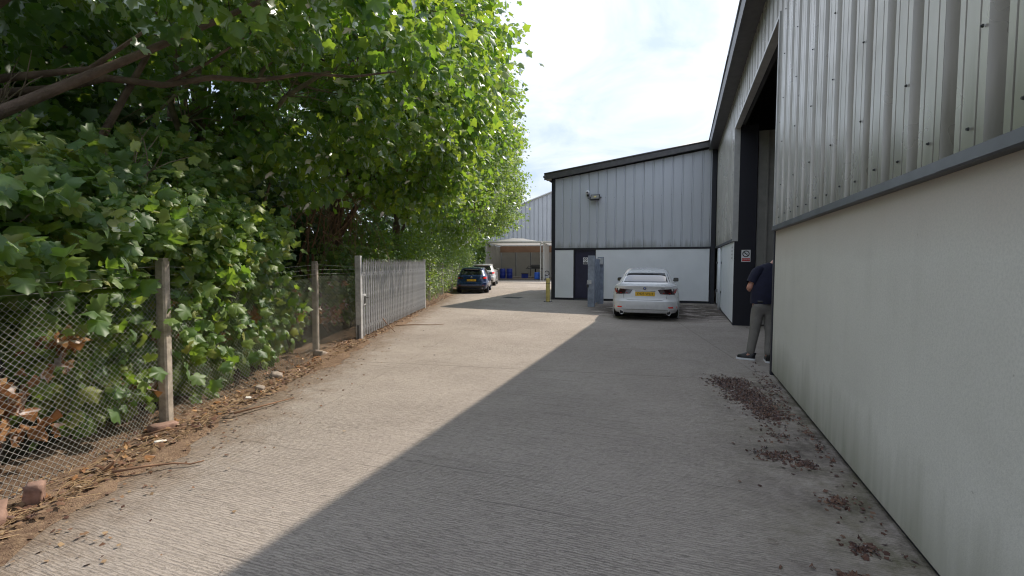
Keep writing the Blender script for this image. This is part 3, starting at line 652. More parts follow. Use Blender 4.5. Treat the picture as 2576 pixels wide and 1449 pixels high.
def make_car(name, label, loc, heading, paint, body, cabin, base_y, wheels, length, hood, sp, scale=1.0):
    root = empty(name, loc, -heading, label, 'car'); root.scale = (scale,) * 3
    off = -length / 2
    B_, G_ = Shell(body), Shell(cabin)
    def deform(p):
        y0, yE, zl, k = hood
        if p.y > y0 and p.z > zl: p.z = zl + (p.z - zl) * (1 - (1 - k) * min(1, (p.y - y0) / (yE - y0)) ** 1.4)
        return (p.x, p.y + off, p.z)
    bo_ = put('body', B_.mesh('body', paint, deform=deform), root)
    for y in wheels:
        c = MB(); c.lathe([(.365, -1.2), (.365, 1.2)], 32, Matrix.Translation((0, y + off, .33)) @ Matrix.Rotation(R(90), 4, 'Y')); co = c.build('cut', paint)
        md = bo_.modifiers.new('b', 'BOOLEAN'); md.object = co; md.operation = 'DIFFERENCE'; md.solver = 'EXACT'
    dg = bpy.context.evaluated_depsgraph_get(); me = bpy.data.meshes.new_from_object(bo_.evaluated_get(dg))
    bo_.modifiers.clear(); bo_.data = me
    for o in [o for o in COL.objects if o.name.startswith('cut')]: bpy.data.objects.remove(o)
    me.polygons.foreach_set('use_smooth', [True] * len(me.polygons)); me.set_sharp_from_angle(angle=R(32))
    put('cabin', G_.mesh('cabin', paint, deform=lambda p: (p.x, p.y + off, p.z)), root)
    u = MB(); wmid = B_.at(.5)[2]; u.box(-wmid + .2, wmid - .2, .35 + off, length - .4 + off, .17, .62); u.build('underbody', M['black'], root)
    for y in wheels:
        for sx in (-1, 1):
            w = put('wheel', WHEEL, root, (sx * (wmid - .125), y + off, .33), (0, 0, 0 if sx > 0 else math.pi)); put('rim', RIM, w)
    rear = lambda S: (lambda x, z, l: (x, S.rear_y(x, z) - l + off, z))
    front = lambda S: (lambda x, z, l: (x, S.front_y(x, z) + l + off, z))
    side = lambda S, sg: (lambda y, z, l: (sg * (S.side_x(y, z) + l), y + off, z))
    def rp(nm, quad, mat, par=None, S=B_, th=.006, nu=10, nv=5): return patch(rear(S), quad, nu, nv, th).build(nm, mat, par or root, smooth='auto')
    win = rp('rear_window', sp['rear_window'], M['glass'], None, G_, .005, 16, 8)
    patch(front(G_), sp['windscreen'], 16, 8, .005).build('windscreen', M['glass'], root, smooth='auto')
    for sg in (-1, 1):
        for q in sp['side_windows']: patch(side(G_, sg), q, 8, 6, .004).build('side_window', M['glass'], root, smooth='auto')
        mx = G_.side_x(sp['mirror'][0], sp['mirror'][1])
        b = MB(); b.cbox(mx + .07, mx + .23, -.06, .09, -.06, .065, .04, Matrix.Translation((0, sp['mirror'][0] + off, sp['mirror'][1]))); b.tube([(mx - .03, sp['mirror'][0] + off + .03, sp['mirror'][1] - .03), (mx + .1, sp['mirror'][0] + off + .02, sp['mirror'][1] - .03)], .022, 8)
        if sg < 0: b.v = [(-x, y, z) for x, y, z in b.v]
        mo = b.build('mirror', sp.get('mirror_mat', paint), root, smooth='auto')
        b = MB(); b.box(mx + .085, mx + .215, -.068, -.058, -.045, .05, Matrix.Translation((0, sp['mirror'][0] + off, sp['mirror'][1])))
        if sg < 0: b.v = [(-x, y, z) for x, y, z in b.v]
        b.build('mirror_glass', M['glass'], mo)
        for y in sp['handles']:
            b = MB(); hx = B_.side_x(y, sp['handle_z']); b.cbox(sg * (hx + .012) - .01, sg * (hx + .012) + .01, y - .09 + off, y + .09 + off, sp['handle_z'] - .012, sp['handle_z'] + .012, .006); b.build('door_handle', paint, root)
        for y in sp['seams']:
            patch(side(B_, sg), [(y, .3), (y + .007, .3), (y + .007, sp['belt'] - .06), (y, sp['belt'] - .06)], 1, 12, .0015).build('door_seam', M['black'], root)
        for a in ('arch',):
            for y in wheels:
                b = MB(); b.lathe([(.362, -.02), (.385, -.012), (.385, .0), (.362, .006)], 32, Matrix.Translation((sg * (B_.side_x(y, .55) - .002), y + off, .33)) @ Matrix.Rotation(R(90 * sg), 4, 'Y'), False); b.build('wheel_arch', sp.get('arch_mat', paint), root, smooth=True)
    return root, rp, B_, G_, off

def plate(car, txt, B_, off, z, w=.52, h=.112, lift=.012, x=0.0):
    y = B_.rear_y(0, z) + off - lift
    p = MB(); p.cbox(x - w / 2, x + w / 2, y - .006, y + .03, z - h / 2, z + h / 2, .003); p = p.build('number_plate', M['plate'], car)
    t = text_mesh(txt, h * .92, M['black'], .0008)
    xs = [q.co.x for q in t.vertices]; k = (w * .86) / (max(xs) - min(xs))
    t.transform(Matrix.Scale(k, 4, (1, 0, 0))); t.transform(UPRIGHT); put('plate_lettering', t, p, (x, y - .0075, z))

# --- white saloon
body = [(.19, .14, 4.55, .80, 7, 4), (.215, .06, 4.62, .85, 8, 4), (.30, .02, 4.68, .895, 8, 4), (.315, .004, 4.69, .898, 8, 4), (.42, 0, 4.70, .908, 8, 4), (.53, .005, 4.70, .912, 8, 4), (.56, .03, 4.70, .914, 8, 4), (.60, .055, 4.69, .914, 8, 4), (.72, .085, 4.66, .908, 8, 4),
        (.85, .10, 4.62, .892, 7, 4), (.91, .085, 4.58, .87, 7, 4), (.945, .075, 4.55, .85, 7, 4), (.955, .09, 4.52, .835, 6, 4), (.972, .25, 4.45, .79, 5, 4), (.985, .5, 4.3, .72, 4, 4)]
cabin = [(.90, .35, 3.65, .86, 6, 4), (.96, .50, 3.55, .835, 6, 4), (1.0, .62, 3.45, .80, 6, 4), (1.10, .79, 3.27, .745, 6, 4.5), (1.20, .99, 3.08, .69, 6, 5), (1.30, 1.27, 2.9, .635, 6, 5), (1.36, 1.56, 2.72, .595, 5, 4), (1.40, 1.9, 2.55, .55, 4, 4), (1.425, 2.15, 2.4, .42, 3, 3)]
sp = dict(rear_window=[(-.665, 1.03), (.665, 1.03), (.575, 1.305), (-.575, 1.305)], windscreen=[(-.7, 1.0), (.7, 1.0), (.54, 1.35), (-.54, 1.35)],
          side_windows=[[(1.05, 1.02), (1.98, 1.02), (1.98, 1.32), (1.5, 1.3)], [(2.05, 1.02), (3.1, 1.02), (2.75, 1.3), (2.05, 1.32)]], mirror=(2.95, 1.03), mirror_mat=M['black'], handles=(1.35, 2.35), handle_z=.80, seams=(1.98, 3.15), belt=.95)
c0 = uv(-.93, 13.72); hd = R(17.3)
L = 4.70; ctr = Vector((3.63, 12.78, 0)) + Vector((math.sin(hd), math.cos(hd), 0)) * (L / 2)
car, rp, B_, G_, off = make_car('parked_car', 'white saloon car parked facing the white wall panels, plate YH25 WDT', ctr, hd, M['paint_white'], body, cabin, .95, (1.02, 3.87), L, (3.3, 4.7, .55, .45), sp)
plate(car, 'YH25 WDT', B_, off, .73)
for sg in (-1, 1):
    q = [(sg * .33, .845), (sg * .40, .735), (sg * .868, .715), (sg * .868, .885)]
    lt = rp('tail_light', q, M['lamp_dark'], None, B_, .010, 12, 5)
    rp('lamp_bar', [(sg * .47, .745), (sg * .47, .765), (sg * .862, .765), (sg * .862, .745)], M['lamp_red'], lt, B_, .013, 8, 2)
    rp('lamp_bar', [(sg * .74, .76), (sg * .80, .76), (sg * .862, .868), (sg * .80, .868)], M['lamp_red'], lt, B_, .013, 5, 4)
    rp('reflector', [(sg * .60, .385), (sg * .63, .352), (sg * .83, .352), (sg * .83, .402)], M['refl'], None, B_, .008, 6, 2)
    b = MB(); yb = B_.rear_y(.62, .23) + off
    b.lathe([(.048, .1), (.062, .1), (.066, -.02), (.052, -.02), (.05, .08)], 20, Matrix.Translation((sg * .62, yb - .03, .225)) @ Matrix.Rotation(R(-90), 4, 'X'), False); ex = b.build('exhaust_tip', M['chrome'], car, smooth=True)
    b = MB(); b.lathe([(.05, 0), (.0, .002)], 16, Matrix.Translation((sg * .62, yb - .01, .225)) @ Matrix.Rotation(R(90), 4, 'X'), False); b.build('exhaust_bore', M['black'], ex)
    rp('lid_seam', [(sg * .575, .735), (sg * .582, .735), (sg * .566, .60), (sg * .558, .60)], M['black'], None, B_, .001, 1, 5)
    rp('lid_seam', [(sg * .566, .602), (sg * .558, .602), (sg * .44, .562), (sg * .44, .570)], M['black'], None, B_, .001, 1, 5)
rp('lid_seam', [(-.44, .562), (.44, .562), (.44, .570), (-.44, .570)], M['black'], None, B_, .001, 12, 1)
rp('bumper_crease', [(-.70, .303), (.70, .303), (.70, .309), (-.70, .309)], M['flashing'], None, B_, .001, 12, 1)
rp('handle_recess', [(-.27, .80), (.27, .80), (.27, .815), (-.27, .815)], M['black'], None, B_, .002, 8, 1)
yb = B_.rear_y(0, .885) + off
b = MB(); b.lathe([(.0, -.006), (.034, -.005), (.041, 0), (.041, .012)], 20, Matrix.Translation((-.01, yb - .006, .885)) @ Matrix.Rotation(R(-90), 4, 'X'), False); ro = b.build('roundel', M['black'], car, smooth=True)
b = MB(); r_ = .026
for k in range(4):
    n_ = 5; a0 = k * math.pi / 2; pts = [(0, 0)] + [(r_ * math.cos(a0 + i * math.pi / 2 / n_), r_ * math.sin(a0 + i * math.pi / 2 / n_)) for i in range(n_ + 1)]
    b.mi = k % 2; b.add([(-.01 + x, yb - .0135, .885 + z) for x, z in pts], [tuple(range(len(pts)))])
b.build('roundel_quarters', [M['white'], M['blue_lt']], ro)
t = text_mesh('320d', .05, M['iron']); t.transform(UPRIGHT); put('model_badge', t, car, (.46, B_.rear_y(.46, .885) + off - .006, .885))
b = MB(); b.prism([(1.95 + off, 1.415), (2.12 + off, 1.42), (2.12 + off, 1.43), (1.97 + off, 1.47)], -.012, .012, 'x'); b.build('aerial_fin', M['paint_white'], car)

# --- blue hatchback and the pale car parked in front of it
bodyh = [(.24, .16, 4.2, .80, 7, 4), (.27, .07, 4.28, .85, 8, 4), (.36, .03, 4.34, .882, 8, 4), (.50, 0, 4.38, .895, 8, 4), (.60, .02, 4.38, .898, 8, 4), (.65, .07, 4.38, .898, 8, 4), (.80, .10, 4.36, .89, 7, 4), (.95, .13, 4.3, .865, 6, 4), (1.0, .17, 4.2, .84, 6, 4), (1.02, .3, 4.1, .79, 5, 4)]
cabinh = [(.92, .15, 3.55, .855, 6, 4), (1.0, .20, 3.42, .82, 6, 4), (1.06, .26, 3.3, .785, 6, 4), (1.30, .54, 2.85, .675, 6, 4.5), (1.365, .52, 2.70, .64, 5, 4), (1.385, .50, 2.65, .62, 5, 4), (1.42, .8, 2.5, .58, 4, 4), (1.455, 1.3, 2.2, .45, 3, 3)]
sph = dict(rear_window=[(-.70, 1.04), (.70, 1.04), (.60, 1.335), (-.60, 1.335)], windscreen=[(-.7, 1.02), (.7, 1.02), (.58, 1.36), (-.58, 1.36)],
           side_windows=[[(.75, 1.12), (1.72, 1.04), (1.72, 1.35), (1.0, 1.33)], [(1.8, 1.04), (2.85, 1.04), (2.55, 1.33), (1.8, 1.36)]], mirror=(2.7, 1.06), handles=(1.15, 2.15), handle_z=.86, seams=(1.74, 2.9), belt=1.0)
def hatch(label, loc, hd, paint, scale, extra, txt=None, vw=False):
    car, rp, B_, G_, off = make_car('parked_car', label, loc, hd, paint, bodyh, cabinh, .95, (.88, 3.5), 4.38, (3.1, 4.38, .55, .5), dict(sph, **extra), scale)
    for sg in (-1, 1):
        lt = rp('tail_light', [(sg * .44, .80), (sg * .48, .885), (sg * .868, .955), (sg * .868, .80)], M['lamp_dark'], None, B_, .012, 10, 4)
        rp('lamp_ring', [(sg * .66, .82), (sg * .66, .905), (sg * .855, .935), (sg * .855, .82)], M['refl'] if sg > 0 else M['lamp_red'], lt, B_, .016, 6, 4)
        rp('reflector', [(sg * .60, .452), (sg * .60, .482), (sg * .80, .482), (sg * .80, .452)], M['lamp_red'], None, B_, .008, 6, 2)
    rp('lower_valance', [(-.78, .26), (.78, .26), (.70, .42), (-.70, .42)], M['black'], None, B_, .008, 16, 5)
    rp('lid_seam', [(-.62, .655), (.62, .655), (.62, .664), (-.62, .664)], M['black'], None, B_, .001, 14, 1)
    b = MB(); b.tube([(.02, G_.rear_y(0, 1.05) + off - .03, 1.045), (-.1, G_.rear_y(.1, 1.07) + off - .02, 1.075), (-.38, G_.rear_y(.38, 1.1) + off - .014, 1.10)], [.014, .01, .006], 6); b.build('rear_wiper', M['black'], car)
    rp('tailgate_lip', [(-.60, 1.345), (.60, 1.345), (.57, 1.385), (-.57, 1.385)], paint, None, G_, .05, 14, 2)
    if txt:
        rp('plate_surround', [(-.34, .665), (.34, .665), (.30, .805), (-.30, .805)], M['black'], None, B_, .004, 10, 3)
        plate(car, txt, B_, off, .735, .50, .108)
    yb = B_.rear_y(0, .90) + off
    b = MB(); b.lathe([(.032, 0), (.05, -.004), (.052, .004), (.032, .004)], 20, Matrix.Translation((0, yb - .008, .90)) @ Matrix.Rotation(R(90), 4, 'X'), False); b.tube([(-.035, yb - .012, .905), (-.015, yb - .012, .915), (0, yb - .012, .897), (.015, yb - .012, .915), (.035, yb - .012, .905)], .006, 5); b.build('badge', M['chrome'], car, smooth=True)
    b = MB(); yb = B_.rear_y(.58, .3) + off
    b.lathe([(.03, .06), (.042, .06), (.044, -.03), (.032, -.03)], 16, Matrix.Translation((.58, yb + .01, .29)) @ Matrix.Rotation(R(-90), 4, 'X'), False); b.build('exhaust_tip', M['chrome'], car, smooth=True)
    b = MB(); b.prism([(.85 + off, 1.425), (.98 + off, 1.44), (.98 + off, 1.445), (.86 + off, 1.48)], -.012, .012, 'x'); b.build('aerial_fin', M['black'], car)
    return car
hatch('dark blue hatchback with yellow rear plate parked against the hedge', (-2.04, 23.9 + 2.05, 0), R(1.0), M['paint_blue'], .925, {}, 'KJ67 MLY')
hatch('pale silver hatchback parked in front of the blue car by the hedge', (-1.98, 31.4 + 2.2, 0), R(1.5), M['paint_silver'], 1.03, {}, 'YD19 KXH')

# ------------------------------------------------------------------ wash canopies at the far end and the shed behind them
def canopy(label):
    r = empty('wash_canopy', (0, 0, 0), 0, label, 'canopy', None); W, D_, H = 5.0, 8.5, 3.38
    for x in (.06, W - .06):
        for y in (.06, D_ / 2, D_ - .06):
            b = MB(); b.box(x - .05, x + .05, y - .05, y + .05, 0, H); b.build('post', M['frame_light'], r)
    for y in (.06, D_ - .06):
        b = MB(); b.box(.115, W - .115, y - .045, y + .045, H - .10, H - .01); b.build('beam', M['frame_light'], r)
    for x in (.06, W - .06):
        b = MB(); b.box(x - .045, x + .045, .12, D_ - .12, H - .10, H - .01); b.build('beam', M['frame_light'], r)
    # tent roof: swept up to a ridge, white outside and tan inside
    for nm, mt, dz in (('roof_sheet', M['canvas_roof'], 0),):
        b = MB(); nx, ny = 16, 12; vs = []
        for j in range(ny + 1):
            for i in range(nx + 1):
                x = i / nx; y = j / ny; px = abs(x - .5) * 2; py = abs(y - .5) * 2
                h = (1 - px ** 1.5) * (1 - py ** 3.0) * .46 + .05 * math.sin(i * 2.1) * (1 - px) * (1 - py)
                vs.append((x * (W + .1) - .05, y * (D_ + .1) - .05, H + .03 + dz + h))
        b.add(vs, [(j * (nx + 1) + i, j * (nx + 1) + i + 1, (j + 1) * (nx + 1) + i + 1, (j + 1) * (nx + 1) + i) for j in range(ny) for i in range(nx)]); b.build(nm, mt, r, smooth=True)
    b = MB(); b.box(.0, W, -.02, .0, H - .005, H + .07); b.build('valance', M['canvas'], r)
    b = MB(); b.box(.12, W - .12, D_ - .9, D_ - .85, 2.62, H - .12); b.build('back_valance', M['canvas_in'], r)
    for i in range(3):
        x0 = .14 + i * (W - .28) / 3; x1 = x0 + (W - .28) / 3 - .09
        b = MB(); b.box(x0, x1, D_ - .14, D_ - .11, .1, 3.2); b.build('back_panel', M['sheet_grey'], r)
    b = MB(); b.box(.08, .11, .14, D_ - .16, .1, 3.2); b.build('side_panel', M['sheet_grey'], r)
    for i in range(4):
        x0 = .14 + i * (W - .28) / 3
        b = MB(); b.box(x0 - .08, x0 - .02, D_ - .16, D_ - .10, .1, 3.2); b.build('back_upright', M['trim_dark'], r)
    b = MB(); b.box(.1, W - .1, .3, D_ - .2, -.02, .09); b.build('floor', M['floor_dark'], r)
    return r
CA = R(-8)
c1 = canopy('white tent-roofed wash bay with grey side sheets beyond the parked cars'); c1.location = (-2.4, 41.7, 0); c1.rotation_euler.z = CA
c2 = copy_tree(c1); c2.location = Vector((-2.4, 41.7, 0)) + Matrix.Rotation(CA, 3, 'Z') @ Vector((5.12, 0, 0)); c2['label'] = 'second white wash bay half hidden behind the gable corner'
def inbay(x, y): return Vector((-2.4, 41.7, .09)) + Matrix.Rotation(CA, 3, 'Z') @ Vector((x, y, 0))
def drum(label, loc, r, h, mat):
    d = empty('drum', loc, 0, label, 'drum')
    b = MB(); b.lathe([(r * .93, 0), (r, .03), (r, h * .32), (r * 1.03, h * .335), (r, h * .35), (r, h * .65), (r * 1.03, h * .665), (r, h * .68), (r, h * .92), (r * .86, h * .985), (r * .84, h)], 20); b.build('barrel', mat, d, smooth='auto')
    b = MB(); b.lathe([(.035, h), (.035, h + .02)], 10, Matrix.Translation((r * .5, 0, 0))); b.build('bung', M['black'], d)
drum('tall blue drum at the back left of the wash bay beside the pale car', inbay(1.15, 2.7), .28, .92, M['blue'])
drum('tall blue drum standing right of another drum in the wash bay', inbay(1.82, 2.6), .28, .92, M['blue'])
drum('bright blue drum at the front post of the wash bay', inbay(4.6, .75), .27, .62, M['blue_lt'])
bx = empty('crate', inbay(3.1, 4.2), R(-8), 'dark blue plastic crate on the wash bay floor', 'crate')
b = MB(); b.cbox(-.32, .32, -.22, .22, 0, .4, .02); b.build('tub', M['blue'], bx)
b = MB(); b.cbox(-.34, .34, -.24, .24, .4, .45, .01); b.build('lid', M['black'], bx)
tb = empty('pressure_washer', inbay(4.0, 5.6), R(-8), 'grey machine on a pedestal table inside the wash bay', 'machine')
b = MB(); b.cbox(-.95, .75, -.3, .3, .86, .92, .01); b.build('table_top', M['flashing'], tb)
b = MB(); b.box(-.07, .07, -.07, .07, 0, .86); b.box(-.3, .3, -.22, .22, 0, .04); b.build('pedestal', M['trim_dark'], tb)
b = MB(); b.cbox(-.42, .5, -.27, .27, .92, 1.28, .08); b.build('housing', M['flashing'], tb)
b = MB(); b.tube([(-.42, 0, 1.1), (-.7, 0, 1.15), (-.85, 0, .98), (-.6, -.1, .93)], .03, 8); b.build('hose', M['black'], tb, smooth=True)
b = MB(); b.cbox(.62, .9, -.2, .2, 0, .86, .02); b.build('side_tank', M['galv_blue'], tb)
sv = empty('jet_pump', inbay(5.4, 1.6), R(-8), 'small grey pump with black hose coil between the two wash bays', 'pump')
b = MB(); b.cbox(-.15, .15, -.12, .12, .05, .4, .03); b.build('casing', M['galv'], sv)
b = MB(); b.tube([(.2 * math.cos(a), -.15, .52 + .2 * math.sin(a)) for a in np.linspace(0, 12, 40)], .03, 6); b.build('hose_coil', M['black'], sv, smooth=True)

shed = empty('distant_shed', (-1.2, 56, 0), R(-8), 'tall pale grey ribbed shed rising behind the wash bays', 'building')
def stop(x): return 7.55 + .38 * x
for i in range(16):
    x0 = -2.6 + i * 1.0
    b = MB(); pr = []
    for k in range(2):
        o = x0 + k * .5; pr += [(o, 0), (o + .37, 0), (o + .39, .09), (o + .48, .09)]
    pr.append((x0 + .999, 0)); m = len(pr)
    b.add([(x, y, .2) for x, y in pr] + [(x, y, min(stop(x), 10.2)) for x, y in pr], [(q, q + 1, m + q + 1, m + q) for q in range(m - 1)]); b.build('cladding_sheet', M['clad_far'], shed)
b = MB(); b.tube([(-2.7, -.1, stop(-2.7)), (4.4, -.1, stop(4.4)), (4.4 + 2.6, -.1, 10.22), (13.6, -.1, 10.22)], .09, 8); b.build('verge_trim', M['frame_light'], shed)
b = MB(); b.prism([(-2.6, 0), (13.4, 0), (13.4, 10.1), (6.9, 10.1), (-2.6, stop(-2.6) - .05)], .1, 14, 'y'); b.build('shed_body', M['clad_far'], shed)

# ------------------------------------------------------------------ chain link fence
FX = -3.40
fence = empty('chain_link_fence', (FX, 0, 0), 0, 'sagging galvanised chain link fence on concrete posts along the trees', 'fence')
POST_Y = [.8, 4.47, 8.14, 11.8, 15.5, 19.2, 22.9, 26.6, 30.3]
for i, y in enumerate(POST_Y):
    tilt = [.0, .012, .006, .02, -.01, .01, 0, 0, 0][i]
    b = MB(); h = 1.62 + .02 * (i % 2); c = .047
    b.prism([(-c, -c + .015), (-c + .015, -c), (c - .015, -c), (c, -c + .015), (c, c - .015), (c - .015, c), (-c + .015, c), (-c, c - .015)], -.1, h - .03)
    b.prism([(-c + .012, -c + .012), (c - .012, -c + .012), (c - .012, c - .012), (-c + .012, c - .012)], h - .03, h)
    o = b.build('concrete_post', M['post'], fence, loc=([0, .05, -.03, 0, 0, 0, 0, 0, 0][i], y, 0)); o.rotation_euler = (0, tilt, 0)
for k, z in enumerate((1.40, 1.48, 1.56)):
    b = MB(); pts = []
    for y0, y1 in zip(POST_Y[:-1], POST_Y[1:]):
        for q in range(6): pts.append((.035, y0 + (y1 - y0) * q / 6, z - .025 * math.sin(math.pi * q / 6) * (1 + .4 * k)))
    b.tube(pts, .0022, 4); b.build('line_wire', M['wire'], fence)
def sag(y, z):
    # the mesh bows out towards the yard at its foot and slumps between posts
    w = math.sin((y - .8) / 3.67 * math.pi); low = max(0, 1 - z / .9)
    return .045 + .05 * math.sin(y * 1.1) * low + .16 * low ** 1.6 * abs(w) + .012 * math.sin(y * 5.3 + z * 4), -.035 * abs(w) * z / 1.35 + .012 * math.sin(y * 2.3)
def mesh_bay(y0, y1, p, r, sides):
    b = MB(); n = int((y1 - y0) / p); rows = int(1.36 / (p * .92))
    for i in range(n):
        yc = y0 + (i + .5) * p; pts = []
        for k in range(rows + 1):
            z = .015 + 1.345 * k / rows; y = yc + (p / 2 if (k + i) % 2 else -p / 2) * 1.04
            dx, dz = sag(y, z); pts.append((dx + (.002 if (k + i) % 2 else -.002), y, max(.01, z + dz)))
        b.tube(pts, r, sides, cap=False)
    o = b.build('wire_mesh', M['wire'], fence); o['kind'] = 'stuff'
for i, (y0, y1) in enumerate(zip(POST_Y[:-1], POST_Y[1:])):
    if y1 < 2: continue
    near = y0 < 9
    mesh_bay(y0, y1, .027 if y0 < 8 else .034 if y0 < 12 else .07, 0.0021 if near else .0028, 3)

# ------------------------------------------------------------------ palisade gate swung open along the fence
g0, g1 = Vector((-3.08, 9.42, 0)), Vector((-2.98, 15.95, 0))
gl = (g1 - g0).length; ga = math.atan2((g1 - g0).x, (g1 - g0).y)
gate = empty('palisade_gate', g0, -ga, 'grey steel palisade gate with pointed pales swung open beside the fence', 'gate')
NP = 40; sp_ = (gl - .2) / NP
pl = MB()
W_ = [(-.048, .0), (-.036, .016), (-.02, .002), (0, .018), (.02, .002), (.036, .016), (.048, .0)]
def pale_ring(z, k=1.0, out=0.0): return [(y_ + out, x_ * k, z) for x_, y_ in W_]
zz = [(.09, 1, 0), (1.50, 1, 0), (1.56, 1, .006)]
vs = []
for z, k_, o_ in zz: vs += pale_ring(z, k_, o_)
nW = len(W_)
fs = [(i * nW + j, i * nW + j + 1, (i + 1) * nW + j + 1, (i + 1) * nW + j) for i in range(len(zz) - 1) for j in range(nW - 1)]
pl.add(vs, fs)
base = (len(zz) - 1) * nW
for (a, c, ty, tx) in ((0, 2, -.06, .03), (2, 4, 0.0, .018), (4, 6, .06, .03)):         # three splayed points
    i0 = len(pl.v); top = (tx + .012, ty, 1.70 if ty == 0 else 1.675); mid = (pl.v[base + (a + c) // 2][0] + .006, (pl.v[base + a][1] + pl.v[base + c][1]) / 2 + ty * .3, 1.62)
    pl.v += [top]; b0 = len(pl.v) - 1
    for j in range(a, c): pl.f.append((base + j, base + j + 1, b0)); pl.m.append(0)
pale_me = pl.mesh('pale', M['galv'])
for i in range(NP):
    o = put('pale', pale_me, gate, (.03, .19 + i * sp_, .008 * math.sin(i * 2.2)))
    o.rotation_euler = (R(random.uniform(-.4, .4)), 0, 0)
for z in (.27, 1.36):
    b = MB(); b.prism([(-.02, z - .035), (.028, z - .035), (.028, z + .035), (.022, z + .035), (.022, z - .028), (-.02, z - .028)], .1, gl - .08, 'y'); b.build('rail', M['galv'], gate)
b = MB(); b.cbox(-.055, .055, -.06, .06, .03, 1.73, .006); b.build('end_post', M['galv'], gate)
b = MB(); b.cbox(-.035, .035, gl - .07, gl, .03, 1.71, .006); b.build('hinge_post', M['galv'], gate)
b = MB(); b.cbox(-.02, .065, .07, .24, .72, .95, .008); lk = b.build('lock_box', M['galv'], gate)
b = MB(); b.box(.066, .075, .10, .2, .76, .91); b.build('lock_cover', M['iron'], lk)
b = MB(); b.tube([(.07, .21, .87), (.11, .21, .87), (.11, .27, .87)], .009, 6); b.build('handle', M['iron'], lk)
b = MB(); b.tube([(.0, -.09, 0), (.0, -.09, .34)], .014, 6); b.build('drop_bolt', M['iron'], gate)
for i in range(NP):
    for z in (.27, 1.36):
        if i % 2 == 0: put('bolt', screw_me, gate, (.046, .19 + i * sp_, z), (0, 0, math.pi))

# ------------------------------------------------------------------ foliage tools
def leaf_templates():
    half = [(.14, -.05), (.31, -.05), (.43, .10), (.35, .24), (.47, .33), (.57, .55), (.43, .56), (.30, .60), (.29, .78), (.13, .86)]
    def mk(hp, fold, droop, curl=0.0):
        out = [(0, .04)] + hp + [(0, 1.02)] + [(-x, y) for x, y in hp[::-1]]
        cz = lambda x, y: -fold * abs(x) - droop * y * y + curl * math.sin(y * 7 + x * 5) * .1
        vs = [(0, .36, cz(0, .36) + .02)] + [(x, y, cz(x, y)) for x, y in out]; n = len(out)
        return np.array(vs, float), np.array([(0, 1 + i, 1 + (i + 1) % n) for i in range(n)])
    near = [mk(half, .22, .18, .5), mk(half, .5, .45, 1.0), mk([(x * .82, y * 1.02) for x, y in half], .3, .6, .8), mk([(x * 1.08, y * .95) for x, y in half], .12, .1, 1.0)]
    mid = [mk([(.36, .0), (.38, .26), (.56, .52), (.29, .62)], .25, .2), mk([(.36, .0), (.38, .26), (.56, .52), (.29, .62)], .45, .4)]
    far = [(np.array([(0, 0, 0), (.46, .40, -.12), (0, 1, -.15), (-.46, .40, -.12)], float), np.array([(0, 1, 2), (0, 2, 3)]))]
    dry = [mk([(x * .62, y) for x, y in half], .9, .5, 2.2), mk([(x * .7, y * .9) for x, y in half], -.8, .3, 2.6)]
    return near, mid, far, dry
LT_NEAR, LT_MID, LT_FAR, LT_DRY = leaf_templates()
def frames(N, out=None, droop=.55, flat=.9, nb=None):
    # leaf axes: tip direction hangs outwards and down, face looks mostly up
    t = rng.standard_normal((N, 3)) * .75
    if out is not None: t += out * .9
    t[:, 2] -= droop; t /= np.linalg.norm(t, axis=1, keepdims=True)
    n = rng.standard_normal((N, 3)) * .55
    if out is not None: n += out * .35
    n[:, 2] += flat
    if nb is not None: n += nb
    x = np.cross(t, n); x /= np.linalg.norm(x, axis=1, keepdims=True) + 1e-9; n = np.cross(x, t)
    return np.stack([x, t, n], 2)                                   # columns
def tri_mesh(name, V, F, mat, smooth=False):
    me = bpy.data.meshes.new(name); me.vertices.add(len(V)); me.vertices.foreach_set('co', V.astype(np.float32).ravel())
    me.loops.add(len(F) * 3); me.loops.foreach_set('vertex_index', F.astype(np.int32).ravel())
    me.polygons.add(len(F)); me.polygons.foreach_set('loop_start', np.arange(0, len(F) * 3, 3, dtype=np.int32)); me.polygons.foreach_set('loop_total', np.full(len(F), 3, np.int32))
    me.materials.append(mat); me.update(calc_edges=True); return me
def leaf_mesh(name, P, A, S, temps, mat):
    Vs, Fs = [], []; o = 0; pick = rng.integers(0, len(temps), len(P))
    for k, (tv, tf) in enumerate(temps):
        i = np.nonzero(pick == k)[0]
        if not len(i): continue
        V = np.einsum('nij,kj->nki', A[i], tv) * S[i, None, None] + P[i, None, :]
        Vs.append(V.reshape(-1, 3)); Fs.append((tf[None] + (np.arange(len(i)) * len(tv))[:, None, None]).reshape(-1, 3) + o); o += len(i) * len(tv)
    return tri_mesh(name, np.concatenate(Vs), np.concatenate(Fs), mat)
_leafobj = {}
def leaf_obj_mesh(key, temp, mat):
    if key not in _leafobj: _leafobj[key] = tri_mesh('leaf', temp[0], temp[1], mat)
    return _leafobj[key]
CAMV = np.array([0, 0, CAM_H])
def in_view(P, m=1.0):
    d = P - CAMV; f = d[:, 1]; return (f > .3) & (np.abs(d[:, 0]) < f * 1.10 * m) & (d[:, 2] < f * .62 * m + .1) & (d[:, 2] > -f * .75)
